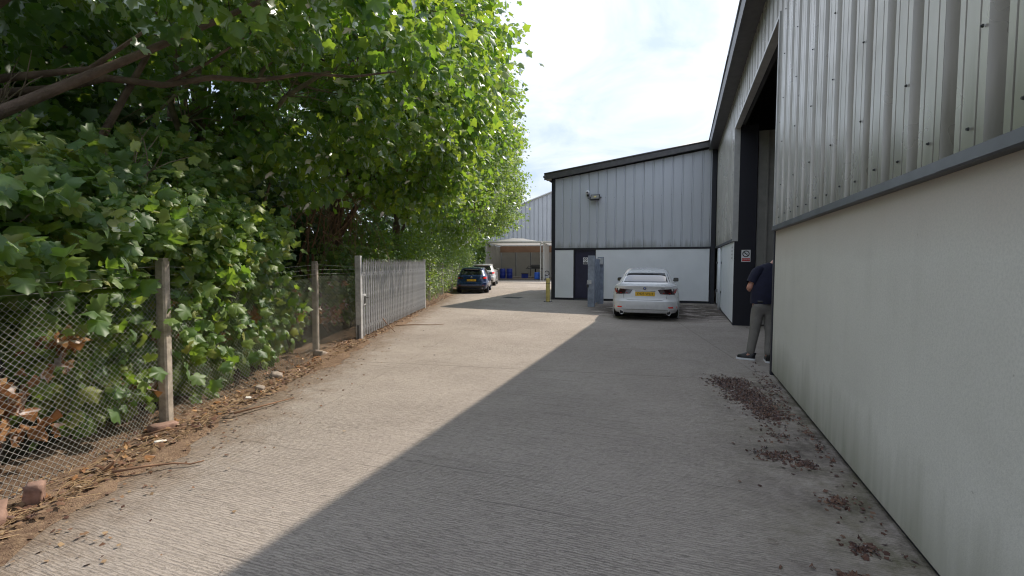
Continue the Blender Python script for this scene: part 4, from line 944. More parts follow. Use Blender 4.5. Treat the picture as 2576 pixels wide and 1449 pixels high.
def foliage(root, P, A, S, mat, single=0, dry=False, name='foliage'):
    """one joined mass of leaves, with the largest-looking ones in view as leaf objects of their own"""
    D = np.linalg.norm(P - CAMV, axis=1); loc = np.array(root.location)
    if single:
        ok = np.nonzero(in_view(P))[0]; order = ok[np.argsort((D / S)[ok])][:single]
        temps = LT_DRY if dry else LT_NEAR
        for i in order:
            k = int(rng.integers(0, len(temps)))
            o = put('leaf', leaf_obj_mesh((mat.name, dry, k), temps[k], mat), root)
            o.matrix_basis = Matrix([[*(A[i, r] * S[i]), P[i, r] - loc[r]] for r in range(3)] + [[0, 0, 0, 1]])
        keep = np.ones(len(P), bool); keep[order] = False; P, A, S, D = P[keep], A[keep], S[keep], D[keep]
    bands = [(D < 7.5, LT_NEAR), ((D >= 7.5) & (D < 17), LT_MID), (D >= 17, LT_FAR)] if not dry else [(D < 999, LT_DRY)]
    for sel, tm in bands:
        if sel.sum() > 0:
            o = put(name, leaf_mesh(name, P[sel] - loc, A[sel], S[sel], tm, mat), root); o['kind'] = 'stuff'
def clumps(blobs, total, spread, per=26, shell=.55, cut=None, ccut=None):
    """points gathered in clumps through ellipsoids (cx cy cz rx ry rz weight); returns positions and outward directions"""
    w = np.array([b[6] if len(b) > 6 else b[3] * b[4] * b[5] for b in blobs]); w = w / w.sum(); Ps, Os = [], []
    for b, q in zip(blobs, w):
        nc = max(3, int(total * q / per)); c = np.array(b[:3]); r = np.array(b[3:6])
        d = rng.standard_normal((nc, 3)); d /= np.linalg.norm(d, axis=1, keepdims=True)
        rad = shell + (1 - shell) * rng.random(nc) ** .6
        rad *= 1 + .10 * np.sin(d[:, 0] * 5 + c[1]) + .10 * np.sin(d[:, 2] * 7 + c[0] + d[:, 1] * 4)
        cc = c + d * r * rad[:, None]
        if ccut is not None:
            ok = ccut(cc + rng.standard_normal(cc.shape) * .12); cc, d = cc[ok], d[ok]; nc = len(cc)
        k = rng.poisson(per, nc); idx = np.repeat(np.arange(nc), k)
        g = rng.standard_normal((len(idx), 3)) * (np.array([1.1, 1.1, .5]) * spread)
        Ps.append(cc[idx] + g); Os.append(d[idx] + g * .6)
    P = np.concatenate(Ps); O = np.concatenate(Os)
    m = P[:, 2] > .12
    if cut is not None: m &= cut(P)
    return P[m], O[m]
def limb_pts(a, b, bow=.3, n=9, jit=.05):
    a, b = Vector(a), Vector(b); L_ = (b - a).length; side = Vector((random.uniform(-1, 1), random.uniform(-1, 1), .6)) * bow * L_ * .4; pts = []
    for i in range(n):
        t = i / (n - 1); pts.append(a.lerp(b, t) + side * math.sin(math.pi * t) + Vector((random.uniform(-1, 1), random.uniform(-1, 1), random.uniform(-1, 1))) * jit * L_ * .3 * (t > 0))
    return pts
def tree(name, label, group, base, height, r0, lean, blobs, count, size, spread, mat, single=0, limbs=9, bark='bark', extra=(), cut=None, per=42, droop=.55, shell=.5, tw=60):
    root = empty(name, base, 0, label, 'tree', group); base = Vector(base)
    tp = [Vector((lean[0] * (i / 8) ** 1.3, lean[1] * (i / 8) ** 1.3, height * i / 8)) + Vector((random.uniform(-1, 1), random.uniform(-1, 1), 0)) * .05 * (i > 0) for i in range(9)]
    b = MB(); b.tube([tp[0] - Vector((0, 0, .15))] + tp, [r0 * 1.35] + [r0 * (1 - .85 * i / 8) for i in range(9)], 10); b.build('trunk', M[bark], root, smooth=True)
    ends = []
    for i in range(limbs):
        bl = blobs[i % len(blobs)]; c = Vector(bl[:3]); r = bl[3:6]
        a = tp[2 + i % 5]
        e = c + Vector((random.uniform(-.7, .7) * r[0], random.uniform(-.7, .7) * r[1], random.uniform(-.5, .7) * r[2])) - base
        pts = limb_pts(a, e); k = r0 * random.uniform(.28, .45)
        b = MB(); b.tube(pts, [k * (1 - .85 * q / 8) for q in range(9)], 7); b.build('limb', M[bark], root, smooth=True); ends += pts[4:]
    for pts, rr in extra:
        b = MB(); b.tube([Vector(p) - base for p in pts], [rr * (1 - .8 * q / (len(pts) - 1)) for q in range(len(pts))], 8); b.build('limb', M[bark], root, smooth=True)
    b = MB()
    for i in range(tw):
        s0 = random.choice(ends); bl = random.choice(blobs); e = Vector(bl[:3]) - base + Vector((random.uniform(-1, 1) * bl[3], random.uniform(-1, 1) * bl[4], random.uniform(-1, 1) * bl[5]))
        e = s0.lerp(e, min(1, 1.6 / max(.1, (e - s0).length))); b.tube(limb_pts(s0, e, .4, 5), [.014, .011, .008, .006, .003], 4)
    o = b.build('twigs', M[bark], root); o['kind'] = 'stuff'
    P, O = clumps(blobs, count, spread, per, shell, None, cut); A = frames(len(P), O / (np.linalg.norm(O, axis=1, keepdims=True) + 1e-6), droop)
    S = size * (.4 + .95 * rng.random(len(P)) ** .8)
    foliage(root, P, A, S, mat, single)
    return root
# keep the canopy clear of where the sun reaches the concrete
def wav(P): return .40 * np.sin(P[:, 1] * 1.15 + P[:, 2] * .9) * np.sin(P[:, 2] * 1.25 + 1.0) + .22 * np.sin(P[:, 1] * 3.1 + P[:, 2] * 2.3)
def clear(P): return (P[:, 0] < -3.15 + .76 * np.maximum(P[:, 2], 0) + .25 * np.sin(P[:, 1] * 1.7)) & (P[:, 0] < .12 + wav(P) + .012 * P[:, 1])
def mid_clear(P): return (P[:, 0] < -4.85 + .78 * np.maximum(P[:, 2], 0) + .3 * np.sin(P[:, 1] * 1.3)) & (P[:, 0] < .05 + wav(P) + .014 * P[:, 1])
def far_clear(P): return (P[:, 0] < -3.7 + .85 * np.maximum(P[:, 2], 0)) & (P[:, 0] < .2 + wav(P) + .018 * P[:, 1])

GT = 'sycamores along the fence'
tree('sycamore_tree', 'leafy sycamore with bare sloping boughs, nearest the rubble by the fence', GT, (-5.4, 3.4, 0), 6.5, .20, (.6, .5),
     [(-3.9, 4.3, 5.0, 2.4, 2.2, 1.5), (-2.3, 5.0, 5.4, 1.8, 1.9, 1.3), (-6.5, 5.2, 5.2, 2.5, 2.5, 2.2), (-1.5, 5.6, 4.9, 1.2, 1.4, .9)], 7800, .15, .20, M['leaf'], 300, 6,
     extra=[([(-5.1, 3.45, 2.1), (-4.08, 3.9, 2.86), (-3.51, 4.5, 3.53), (-2.6, 5.0, 4.29), (-2.0, 5.3, 4.8)], .06), ([(-5.3, 4.4, 3.1), (-4.6, 4.8, 3.33), (-4.2, 4.95, 3.50), (-3.75, 5.15, 3.50), (-3.3, 5.3, 3.64), (-2.9, 5.45, 3.66), (-2.4, 5.6, 3.80), (-1.9, 5.7, 3.80), (-1.4, 5.8, 3.9)], .05), ([(-3.75, 5.15, 3.5), (-3.3, 5.2, 3.75), (-2.9, 5.3, 4.1), (-2.6, 5.4, 4.3)], .022), ([(-5.2, 4.2, 3.0), (-4.8, 4.4, 3.27), (-3.95, 4.5, 3.41), (-3.5, 4.7, 3.9)], .055), ([(-4.9, 4.0, 2.2), (-4.3, 4.9, 2.75), (-3.9, 5.2, 3.9), (-3.7, 5.3, 5.2)], .06), ([(-4.6, 3.3, 1.2), (-4.2, 3.6, 1.9), (-3.9, 3.8, 2.3)], .05)], cut=lambda P: clear(P) & (P[:, 2] > 3.55 + .3 * np.sin(P[:, 1] * 3)))
tree('sycamore_tree', 'tall sycamore with pale multiple stems behind the first bare fence post', GT, (-5.9, 8.6, 0), 8.0, .17, (.5, .3),
     [(-3.4, 8.6, 5.0, 2.6, 2.5, 2.0), (-1.8, 9.3, 6.0, 1.8, 2.2, 1.9), (-4.6, 8.0, 7.0, 3.0, 3.0, 2.0), (-5.4, 7.4, 3.8, 1.8, 1.8, 1.3)], 15500, .15, .22, M['leaf'], 300, 10, 'bark_pale',
     extra=[([(-5.2, 8.0, 0), (-5.1, 8.0, 1.5), (-4.9, 8.0, 3.0), (-4.6, 8.1, 4.6)], .06), ([(-5.5, 8.3, 0), (-5.6, 8.3, 1.8), (-5.4, 8.4, 3.4), (-5.2, 8.3, 5)], .07), ([(-5.0, 8.5, 0), (-4.8, 8.4, 1.4), (-4.5, 8.6, 2.7), (-4.0, 8.6, 4.2)], .05)], cut=lambda P: clear(P) & (P[:, 2] > 2.5))
tree('sycamore_tree', 'broad sycamore arching over the near end of the palisade gate', GT, (-5.1, 13.2, 0), 8.5, .22, (.7, .2),
     [(-3.3, 12.6, 5.4, 2.9, 2.8, 2.3), (-1.6, 12.8, 6.8, 1.7, 2.4, 2.3), (-3.6, 13.5, 8.6, 3.3, 3.0, 2.0), (-2.5, 13.6, 4.0, 1.5, 1.8, 1.1)], 24000, .15, .23, M['leaf'], 300, 11, cut=lambda P: clear(P) & (P[:, 2] > 2.55))
tree('sycamore_tree', 'sunlit sycamore leaning over the far end of the palisade gate', GT, (-4.9, 19.2, 0), 9.0, .2, (.8, 0),
     [(-3.0, 18.6, 5.6, 3.0, 3.1, 2.6), (-1.5, 19.0, 7.6, 1.9, 2.6, 2.6), (-3.2, 19.4, 9.6, 3.2, 3.0, 2.0), (-2.2, 20.3, 4.2, 1.9, 2.2, 1.3)], 30000, .155, .24, M['leaf'], 0, 10, cut=lambda P: mid_clear(P) & (P[:, 2] > 2.6))
tree('sycamore_tree', 'bright green tree above the hedge behind the blue car', GT, (-4.8, 26.5, 0), 9.5, .2, (.8, 0),
     [(-2.9, 26.0, 5.6, 3.1, 3.6, 2.8), (-1.5, 26.5, 8.0, 2.0, 3.0, 2.8), (-3.2, 26.5, 10.4, 3.2, 3.2, 2.1), (-2.4, 28.4, 4.0, 2.2, 2.0, 1.6)], 30000, .165, .26, M['leaf_far'], 0, 8, cut=lambda P: mid_clear(P) & (P[:, 2] > 2.3))
tree('sycamore_tree', 'pale green tree hanging over the pale car and wash bay', GT, (-4.4, 34.5, 0), 9.5, .2, (.9, 0),
     [(-2.4, 34.0, 6.0, 3.0, 3.6, 3.0), (-.9, 34.6, 8.4, 2.0, 3.0, 2.8), (-2.4, 35.4, 10.6, 3.0, 3.4, 2.2), (-1.1, 36.6, 5.0, 2.2, 2.4, 1.6)], 30000, .17, .28, M['leaf_far'], 0, 8, cut=lambda P: far_clear(P) & (P[:, 2] > 2.6))
tree('sycamore_tree', 'leafy tree beside the left post of the wash bay', GT, (-4.6, 45.0, 0), 9.0, .2, (.7, 0),
     [(-3.0, 44.0, 5.4, 2.6, 3.6, 3.4), (-2.4, 46.0, 8.2, 2.8, 3.4, 3.0)], 15000, .22, .34, M['leaf_far'], 0, 6, cut=lambda P: (P[:, 2] > .5) & ((P[:, 0] < -2.3) | (P[:, 2] > 4.4)))
# woodland behind: one tree after another, further in
GW = 'woodland trees behind the front row'
WL = ['woodland tree in shade behind the boughs of the sycamore by the rubble', 'woodland tree behind the pale multiple stemmed sycamore', 'woodland tree behind the trunk that carries the dead brush', 'woodland tree in shade behind the palisade gate hinge end', 'woodland tree behind the hedge by the blue car', 'woodland tree behind the hedge by the pale car',
      'deep woodland tree glimpsed between boughs above the leaning post', 'deep woodland tree glimpsed beyond the dead brush', 'woodland tree behind the bush at the wash bay']
for i, (x, y, h) in enumerate([(-9.5, 3.5, 9), (-8.6, 8.0, 10), (-9.5, 13.0, 11), (-8.8, 18.5, 11), (-9.4, 25, 12), (-9, 33, 12), (-14, 6, 11), (-14.5, 14, 12), (-8.5, 42, 12)]):
    tree('woodland_tree', WL[i], GW, (x, y, 0), h * .8, .2, (.3, .2),
         [(x + .2, y, h * .62, 3.0, 3.2, h * .34), (x + .8, y + .4, h * .28, 2.6, 2.8, h * .2), (x - .3, y, h * .9, 2.4, 2.4, h * .18)], 5200, .26, .4, M['leaf_deep'], 0, 4, cut=lambda P: P[:, 0] < -5.6, tw=20)

# ------------------------------------------------------------------ undergrowth along the fence
def shrub(name, label, group, base, blobs, count, size, mat, stems, single=0, cut=None, dry=0, spread=.15, bark='bark_pale', per=16, droop=.5, shell=.3):
    root = empty(name, base, 0, label, 'shrub', group); bs = Vector(base)
    for i in range(stems):
        bl = blobs[i % len(blobs)]; a = Vector((random.uniform(-.35, .35), random.uniform(-.6, .6), -.05)); e = Vector(bl[:3]) - bs + Vector((random.uniform(-.6, .6) * bl[3], random.uniform(-.8, .8) * bl[4], random.uniform(-.2, .9) * bl[5]))
        b = MB(); k = random.uniform(.010, .022); b.tube(limb_pts(a, e, .25, 7), [k * (1 - .7 * q / 6) for q in range(7)], 6); b.build('stem', M[bark], root, smooth=True)
    P, O = clumps(blobs, count, spread, per, shell, cut); A = frames(len(P), O / (np.linalg.norm(O, axis=1, keepdims=True) + 1e-6) + np.array([.55, -.3, 0]), droop, .55, np.array([.75, -.45, 0]))
    S = size * (.38 + .95 * rng.random(len(P)))
    foliage(root, P, A, S, mat, single)
    if dry:
        P2, O2 = clumps([(FX - .06, base[1] + .45, .85, .07, .5, .42), (FX - .2, base[1] + .2, .65, .15, .5, .42)], dry, spread * .5, 9, .2, lambda P: (P[:, 0] < FX + .02) & (P[:, 2] < 1.35)); A2 = frames(len(P2), None, 1.4, .2)
        foliage(root, P2, A2, .13 * rng.uniform(.6, 1.3, len(P2)), M['leaf_dry'], min(60, len(P2) // 2), True, 'withered_leaves')
    return root
def behind(P):
    poke = (rng.random(len(P)) < .5) & (P[:, 2] > .3) & (P[:, 1] > 3.7) & (P[:, 0] < FX + .26)
    poke |= (P[:, 2] > 1.08) & (P[:, 1] < 6.3) & (P[:, 0] < FX + .24)
    at_post = (np.abs(P[:, 1] - 4.40) < .24) & (P[:, 0] > FX - .06) & (P[:, 2] < 1.75) & (rng.random(len(P)) < .8)
    return ~at_post & ((P[:, 0] < FX - .03) | poke | ((P[:, 2] > 1.3) & (P[:, 0] < FX + .14 + .35 * (P[:, 2] - 1.3))))
GS = 'sycamore saplings behind the chain link'
shrub('sycamore_sapling', 'sapling with withered brown leaves behind the chain link', GS, (-4.0, 2.9, 0), [(-4.1, 2.8, .9, .5, .8, .7, .12), (-3.7, 3.3, 1.75, .45, .7, .45, .4), (-4.3, 3.0, 2.0, .6, .9, .6, .5)], 2400, .135, M['leaf_low'], 16, 220, behind, 150)
shrub('sycamore_sapling', 'leafy sapling crowding the leaning concrete post', GS, (-4.0, 4.3, 0), [(-3.66, 4.3, .95, .25, .75, .75, .42), (-3.7, 4.4, 1.9, .45, .8, .55, .3), (-4.4, 4.2, 2.1, .7, 1.0, .65, .4)], 6000, .125, M['leaf_low'], 12, 260, behind, 60)
shrub('sycamore_sapling', 'dense sapling spilling over the top of the chain link', GS, (-4.0, 5.7, 0), [(-3.64, 5.5, .85, .25, .9, .75, .5), (-3.6, 5.7, 1.75, .5, .8, .55, .35), (-4.4, 5.6, 2.3, .8, 1.0, .8, .5)], 8000, .12, M['leaf_low'], 12, 280, behind, 40)
shrub('sycamore_sapling', 'thin sapling beside the bare upright fence post and wires', GS, (-4.1, 7.0, 0), [(-3.68, 6.8, .85, .25, .8, .7, .4), (-3.75, 6.6, 1.9, .4, .6, .45, .25), (-4.6, 6.7, 2.4, .8, .9, .8, .4)], 6200, .115, M['leaf_low'], 10, 240, behind, 20)
shrub('understorey_bush', 'low bush in deep shade between the fence post and the gate', None, (-4.6, 8.9, 0), [(-4.6, 8.8, .8, .6, .9, .7), (-5.4, 9.6, 1.2, .8, 1.0, .9)], 1500, .12, M['leaf_low'], 9, 0, behind, 20)
shrub('understorey_bush', 'dark bush behind the palisade gate pales', None, (-4.5, 12.5, 0), [(-4.2, 11.5, 1.2, .6, 1.5, 1.0), (-4.4, 14.2, 1.5, .7, 1.6, 1.2)], 5200, .11, M['leaf_low'], 12, 0, lambda P: P[:, 0] < -3.5, 0, .2)
for (x, y, lb) in ((-6.9, 7.0, 'shaded thicket bush behind the saplings and fence wires'), (-6.8, 11.0, 'shaded thicket bush behind the dead brush'), (-6.9, 15.5, 'shaded thicket bush behind the middle of the palisade gate'), (-7.4, 3.6, 'shaded thicket bush behind the withered sapling')):
    shrub('thicket_bush', lb, 'thicket bushes under the woodland', (x, y, 0), [(x, y, 1.3, .9, 2.2, 1.2), (x - .2, y, 3.0, 1.0, 2.3, 1.1)], 4200, .2, M['leaf_deep'], 8, 0, lambda P: P[:, 0] < -5.2, 0, .28, 'bark')
def hedge_cut(P): return (P[:, 0] < -3.12 + .10 * np.maximum(P[:, 2] - .6, 0) + .07 * np.sin(P[:, 1] * 2.3 + P[:, 2] * 3))
GH = 'overgrown hedge bushes along the far fence'
for i, (y, zt, n, lb) in enumerate([(17.6, 2.5, 8000, 'sunlit yellow green hedge bush just past the palisade gate'), (20.6, 2.9, 8500, 'tall sunlit hedge bush through the chain link before the blue car'), (24.0, 3.0, 8500, 'hedge bush beside the boot of the blue car'), (27.6, 3.0, 8000, 'hedge bush alongside the blue car bonnet'), (31.6, 3.0, 7500, 'hedge bush beside the pale car'), (36.0, 2.8, 6500, 'dark hedge bush between the pale car and the wash bay'), (40.2, 4.0, 6500, 'tall dark bush against the left post of the wash bay')]):
    shrub('hedge_bush', lb, GH, (-4.0, y, 0), [(-3.75, y - .9, zt * .35, .55, 1.3, zt * .42), (-3.8, y + .9, zt * .4, .55, 1.3, zt * .45), (-4.2, y, zt * .75, .9, 1.7, zt * .38)], n, .085, M['leaf_hedge'], 10, 0, hedge_cut, 0, .2, per=20, shell=.45)
for (x, y, lb) in ((-4.4, 52.0, 'far boundary bush seen past the left side of the wash bay'), (-7.0, 49.0, 'far boundary bush behind the hedge by the wash bay')):
    shrub('boundary_bush', lb, None, (x, y, 0), [(x, y, 1.6, 1.9, 1.5, 1.8), (x, y, 3.6, 1.6, 1.4, 1.4)], 5000, .2, M['leaf_far'], 8, 0, lambda P: P[:, 0] < -2.7, 0, .3)
# a tangle of dead brush hanging where the gate meets the trees
db = empty('dead_brush', (-4.2, 11.0, 2.2), 0, 'tangle of dead brown twigs hanging under the canopy behind the gate', 'brush')
b = MB()
for i in range(150):
    a = Vector((random.gauss(0, .35), random.gauss(0, .8), random.gauss(.6, .35))); e = a + Vector((random.gauss(.25, .35), random.gauss(-.3, .5), random.gauss(-.75, .4)))
    b.tube(limb_pts(a, e, .5, 6, .12), [.008, .007, .006, .005, .004, .002], 4)
o = b.build('twigs', M['twig'], db); o['kind'] = 'stuff'
for i in range(5):
    b = MB(); a = Vector((-.8 + .2 * i, random.uniform(-.6, .6), -2.2)); b.tube(limb_pts(a, a + Vector((random.uniform(.1, .6), random.uniform(-.5, .5), 3.0)), .3, 8), [.035, .033, .03, .028, .025, .02, .016, .01], 6); b.build('stem', M['twig'], db, smooth=True)
# dry sprays of bare twigs on the near boughs
for i, (p, lb) in enumerate([((-3.75, 4.7, 2.35), 'spray of bare twigs sprouting below the sloping bough'), ((-4.6, 4.4, 2.95), 'bare twig cluster on the upper bough by the tree trunk')]):
    r_ = empty('bare_twig_spray', p, 0, lb, 'twigs')
    b = MB(); b.tube(limb_pts((-.5, .3, -.25), (.05, 0, 0), .2, 6), [.03, .028, .026, .022, .018, .014], 6); b.build('stub', M['bark_pale'], r_, smooth=True)
    for k in range(9):
        b = MB(); b.tube(limb_pts((random.uniform(-.15, .05), random.uniform(-.1, .1), random.uniform(-.06, 0)), (random.uniform(-.35, .55), random.uniform(-.3, .3), random.uniform(.2, .6)), .25, 5), [.008, .007, .005, .004, .002], 5); b.build('twig', M['bark_pale'], r_)

# ------------------------------------------------------------------ litter, rubble, sticks
def scatter(name, label, cat, N, xf, yf, zf, size, mat, temps, tilt=.35):
    x, y = xf, yf; n = len(x); z = zf if hasattr(zf, '__len__') else np.full(n, zf)
    a = rng.random(n) * 6.28; t = np.stack([np.cos(a), np.sin(a), rng.normal(0, tilt, n)], 1); t /= np.linalg.norm(t, axis=1, keepdims=True)
    nn = np.stack([rng.normal(0, tilt, n), rng.normal(0, tilt, n), np.ones(n)], 1); xx = np.cross(t, nn); xx /= np.linalg.norm(xx, axis=1, keepdims=True); nn = np.cross(xx, t)
    A = np.stack([xx, t, nn], 2); S = size * rng.uniform(.4, 1.3, n)
    o = put(name, leaf_mesh(name, np.stack([x, y, z], 1), A, S, temps, mat)); return tag(o, label, cat, None, 'stuff')
n = 5200; y = 2 + rng.random(n) ** 1.4 * 20; x = EDGE_X - .02 - rng.gamma(1.6, .20, n); x = np.clip(x, -4.3, -2.5)
scatter('leaf_litter', 'small dry leaves and bark chips on the dirt verge', 'leaf litter', n, x, y, rng.uniform(.045, .075, n), .042, M['litter'], LT_MID + LT_FAR, .35)
n = 1400; y = 2 + rng.random(n) ** 1.2 * 20; x = EDGE_X + rng.gamma(1.1, .22, n) - .05
scatter('scattered_leaf_bits', 'stray leaf fragments blown on to the concrete edge', 'leaf litter', n, x, y, rng.uniform(.008, .018, n), .03, M['litter'], LT_FAR, .25)
n = 160; y = 2.3 + rng.random(n) * 8; x = FX + .15 + rng.normal(0, .16, n)
scatter('curled_leaves', 'larger curled brown leaves lying against the foot of the chain link', 'leaf litter', n, x, y, rng.uniform(.055, .08, n), .065, M['leaf_dry'], LT_DRY, .4)
b = MB()
for i in range(900):
    yy = 2.1 + random.random() ** 1.5 * 12; xx = EDGE_X - .05 - random.gammavariate(1.6, .16); a = random.gauss(R(75), .5); L = random.uniform(.05, .26); z = random.uniform(.05, .075)
    if xx < -3.6: continue
    d = Vector((math.cos(a), math.sin(a), random.gauss(0, .05))) * L; p = Vector((xx, yy, z)); b.tube([p, p + d * .5 + Vector((random.gauss(0, .012), 0, .004)), p + d], .0022, 3, False)
tag(b.build('straw', M['straw']), 'thin dry stalks strewn along the dirt verge', 'straw', None, 'stuff')
# maroon leaf drift by the warehouse wall
cl = [(.64, 6.75, .12, .17, 560), (.78, 6.15, .12, .22, 760), (.90, 5.55, .09, .15, 420), (.85, 4.9, .10, .15, 40), (.78, 4.3, .08, .07, 90), (.95, 4.2, .05, .06, 60), (1.0, 3.6, .05, .05, 50), (.98, 3.05, .05, .04, 45), (1.1, 6.9, .07, .5, 90), (1.14, 5.2, .035, 1.4, 130), (.85, 2.75, .04, .03, 34), (.8, 4.2, .2, 1.0, 16)]
P = np.concatenate([np.stack([rng.normal(a, s_, int(k * 1.5)), rng.normal(c, t_, int(k * 1.5))], 1) for a, c, s_, t_, k in cl]); P = P[P[:, 0] < 1.2]
X = P[:, 0] * CY + P[:, 1] * SY; Y = -P[:, 0] * SY + P[:, 1] * CY
scatter('maroon_leaf_drift', 'drift of wet maroon fallen leaves beside the white rendered wall', 'leaf litter', len(P), X, Y, rng.uniform(.004, .012, len(P)), .034, M['litter_dark'], LT_MID + LT_DRY + LT_FAR, .2)
n = 220; P = np.stack([rng.normal(-.2, 1.2, n), rng.normal(16.0, 1.3, n)], 1); X = P[:, 0] * CY + P[:, 1] * SY; Y = -P[:, 0] * SY + P[:, 1] * CY
scatter('muddy_leaf_bits', 'dark leaf scraps on the muddy concrete around the white car', 'leaf litter', n, X, Y, rng.uniform(.006, .012, n), .07, M['litter_dark'], LT_FAR, .1)

def rubble(name, label, cat, loc, dims, rot, mat, brick=True):
    bm = bmesh.new(); bmesh.ops.create_cube(bm, size=1); bmesh.ops.subdivide_edges(bm, edges=bm.edges[:], cuts=3, use_grid_fill=True)
    for q in bm.verts:
        k = .10 if brick else .28
        r = q.co.copy(); s_ = r.normalized() * .55
        q.co = r.lerp(s_, k); q.co.x *= dims[0]; q.co.y *= dims[1]; q.co.z *= dims[2]
        q.co += Vector((random.gauss(0, 1), random.gauss(0, 1), random.gauss(0, 1))) * min(dims) * (.06 if brick else .05)
    me = bpy.data.meshes.new(name); bm.to_mesh(me); bm.free(); me.materials.append(mat); me.polygons.foreach_set('use_smooth', [True] * len(me.polygons))
    o = put(name, me, None, loc, rot); return tag(o, label, cat)
rubble('broken_brick', 'upright broken red brick against the foot of the chain link', 'brick', (-3.08, 2.95, .10), (.09, .065, .17), (.15, .1, .5), M['brick'])
rubble('brick_lump', 'large reddish mortar covered brick lump half under the fence', 'brick', (-3.14, 2.66, .07), (.26, .20, .17), (.1, .15, .8), M['brick'], False)
rubble('broken_brick', 'flat red brick at the base of the leaning concrete post', 'brick', (-3.24, 4.28, .075), (.22, .10, .065), (.05, .08, 1.1), M['brick'])
rubble('rubble_stone', 'grey brown stone beside the verge below the sapling', 'stone', (-3.18, 6.25, .06), (.15, .13, .11), (.2, .3, .5), M['stone'], False)
rubble('rubble_stone', 'small pale stone next to the leaf strewn concrete edge', 'stone', (-3.05, 5.6, .075), (.10, .08, .06), (.1, .2, .2), M['stone'], False)
rubble('plaster_scrap', 'white scrap of plaster among twigs on the verge', 'rubble', (-3.02, 3.95, .066), (.09, .03, .012), (.2, .1, .9), M['canvas'], False)
rubble('plaster_scrap', 'white chip of rubble lying on the dry stalks', 'rubble', (-3.0, 5.25, .064), (.07, .04, .015), (.2, .1, .2), M['canvas'], False)
rubble('rubble_stone', 'brown stone at the foot of the upright fence post', 'stone', (-3.18, 7.7, .08), (.20, .16, .12), (.2, .3, 1.5), M['stone'], False)
def stick(label, pts, r):
    b = MB(); b.tube(pts, [r * (1 - .5 * i / (len(pts) - 1)) for i in range(len(pts))], 6); tag(b.build('stick', M['twig'], smooth=True), label, 'stick')
stick('curved dark stick lying across the verge on to the concrete', [(-2.92, 3.35, .07), (-2.78, 3.48, .055), (-2.64, 3.58, .035), (-2.52, 3.60, .02), (-2.44, 3.64, .03)], .011)
stick('long straight pale stick along the concrete edge', [(-2.86, 4.75, .05), (-2.72, 5.05, .035), (-2.55, 5.4, .02)], .012)
stick('thin forked stick among white rubble on the verge', [(-3.22, 4.0, .09), (-3.1, 4.12, .11), (-2.97, 4.2, .1)], .010)
stick('short bent twig standing by the upright red brick', [(-3.0, 3.36, .06), (-2.96, 3.40, .11), (-2.93, 3.38, .14)], .014)
stick('straight cut stick leaning from the gate rail to the ground', [(-3.02, 10.9, .30), (-2.86, 10.75, .15), (-2.66, 10.6, .02)], .012)
stick('long thin branch lying on the concrete beside the gate', [(-2.9, 11.6, .03), (-2.5, 11.75, .03), (-2.0, 11.8, .02), (-1.75, 11.95, .02)], .012)
b = MB(); b.tube([(.026 * math.cos(a), .022 * math.sin(a), 0) for a in np.linspace(0, 6.28, 20)], .0025, 5); o = b.build('washer_ring', M['stone'], loc=uv(.52, 2.95, .01)); tag(o, 'small pale ring lying on the concrete near the rendered wall', 'ring')

# ------------------------------------------------------------------ the man stepping into the doorway
M['skin'] = plain('skin', (.55, .27, .19), .5, var=.08)
M['shirt'] = plain('navy_polo_cloth', (.010, .011, .032), .85, var=.2, scale=12, bump=.003)
M['trouser'] = plain('grey_trouser_cloth', (.19, .178, .16), .9, var=.15, scale=9, bump=.004)
M['hair'] = plain('dark_hair', (.03, .022, .018), .7)
man = empty('person', (4.1, 7.6, 0), 0, 'person in navy polo shirt and grey trousers stepping into the open doorway', 'person')
PO = Vector((4.1, 7.6, 0))
def skin(name, joints, edges, mat, root, levels=2):
    names = list(joints); me = bpy.data.meshes.new(name)
    me.from_pydata([Vector(joints[k][0]) - PO for k in names], [(names.index(a), names.index(b_)) for a, b_ in edges], [])
    o = put(name, me, man); o.modifiers.new('s', 'SKIN')
    for i, k in enumerate(names):
        r = joints[k][1]; me.skin_vertices[0].data[i].radius = r if hasattr(r, '__len__') else (r, r); me.skin_vertices[0].data[i].use_root = (k == root)
    sb = o.modifiers.new('d', 'SUBSURF'); sb.levels = levels; sb.render_levels = levels
    dg = bpy.context.evaluated_depsgraph_get(); nm = bpy.data.meshes.new_from_object(o.evaluated_get(dg)); o.modifiers.clear(); o.data = nm
    nm.materials.clear(); nm.materials.append(mat); nm.polygons.foreach_set('use_smooth', [True] * len(nm.polygons)); return o
J = dict(pel=((4.10, 7.62, .95), (.14, .10)), belly=((4.12, 7.64, 1.10), (.14, .10)), chest=((4.17, 7.68, 1.34), (.15, .10)), neck=((4.32, 7.78, 1.56), .058), head0=((4.50, 7.93, 1.61), (.085, .095)), head1=((4.60, 8.02, 1.68), (.075, .085)),
         lsh=((4.04, 7.71, 1.43), .06), lel=((3.885, 7.68, 1.17), .05), lwr=((4.05, 7.93, 1.13), .034), lha=((4.11, 8.01, 1.13), (.022, .04)),
         rsh=((4.41, 7.66, 1.43), .06), rel=((4.50, 7.70, 1.16), .05), rwr=((4.40, 7.95, 1.13), .034), rha=((4.35, 8.03, 1.13), (.022, .04)),
         lhip=((4.01, 7.63, .88), .10), lkn=((3.97, 7.62, .49), .065), lan=((3.90, 7.63, .09), .042), lto=((3.80, 7.70, .045), (.04, .03)),
         rhip=((4.20, 7.60, .88), .10), rkn=((4.19, 7.55, .49), .065), ran=((4.10, 7.44, .09), .042), rto=((4.16, 7.58, .045), (.04, .03)))
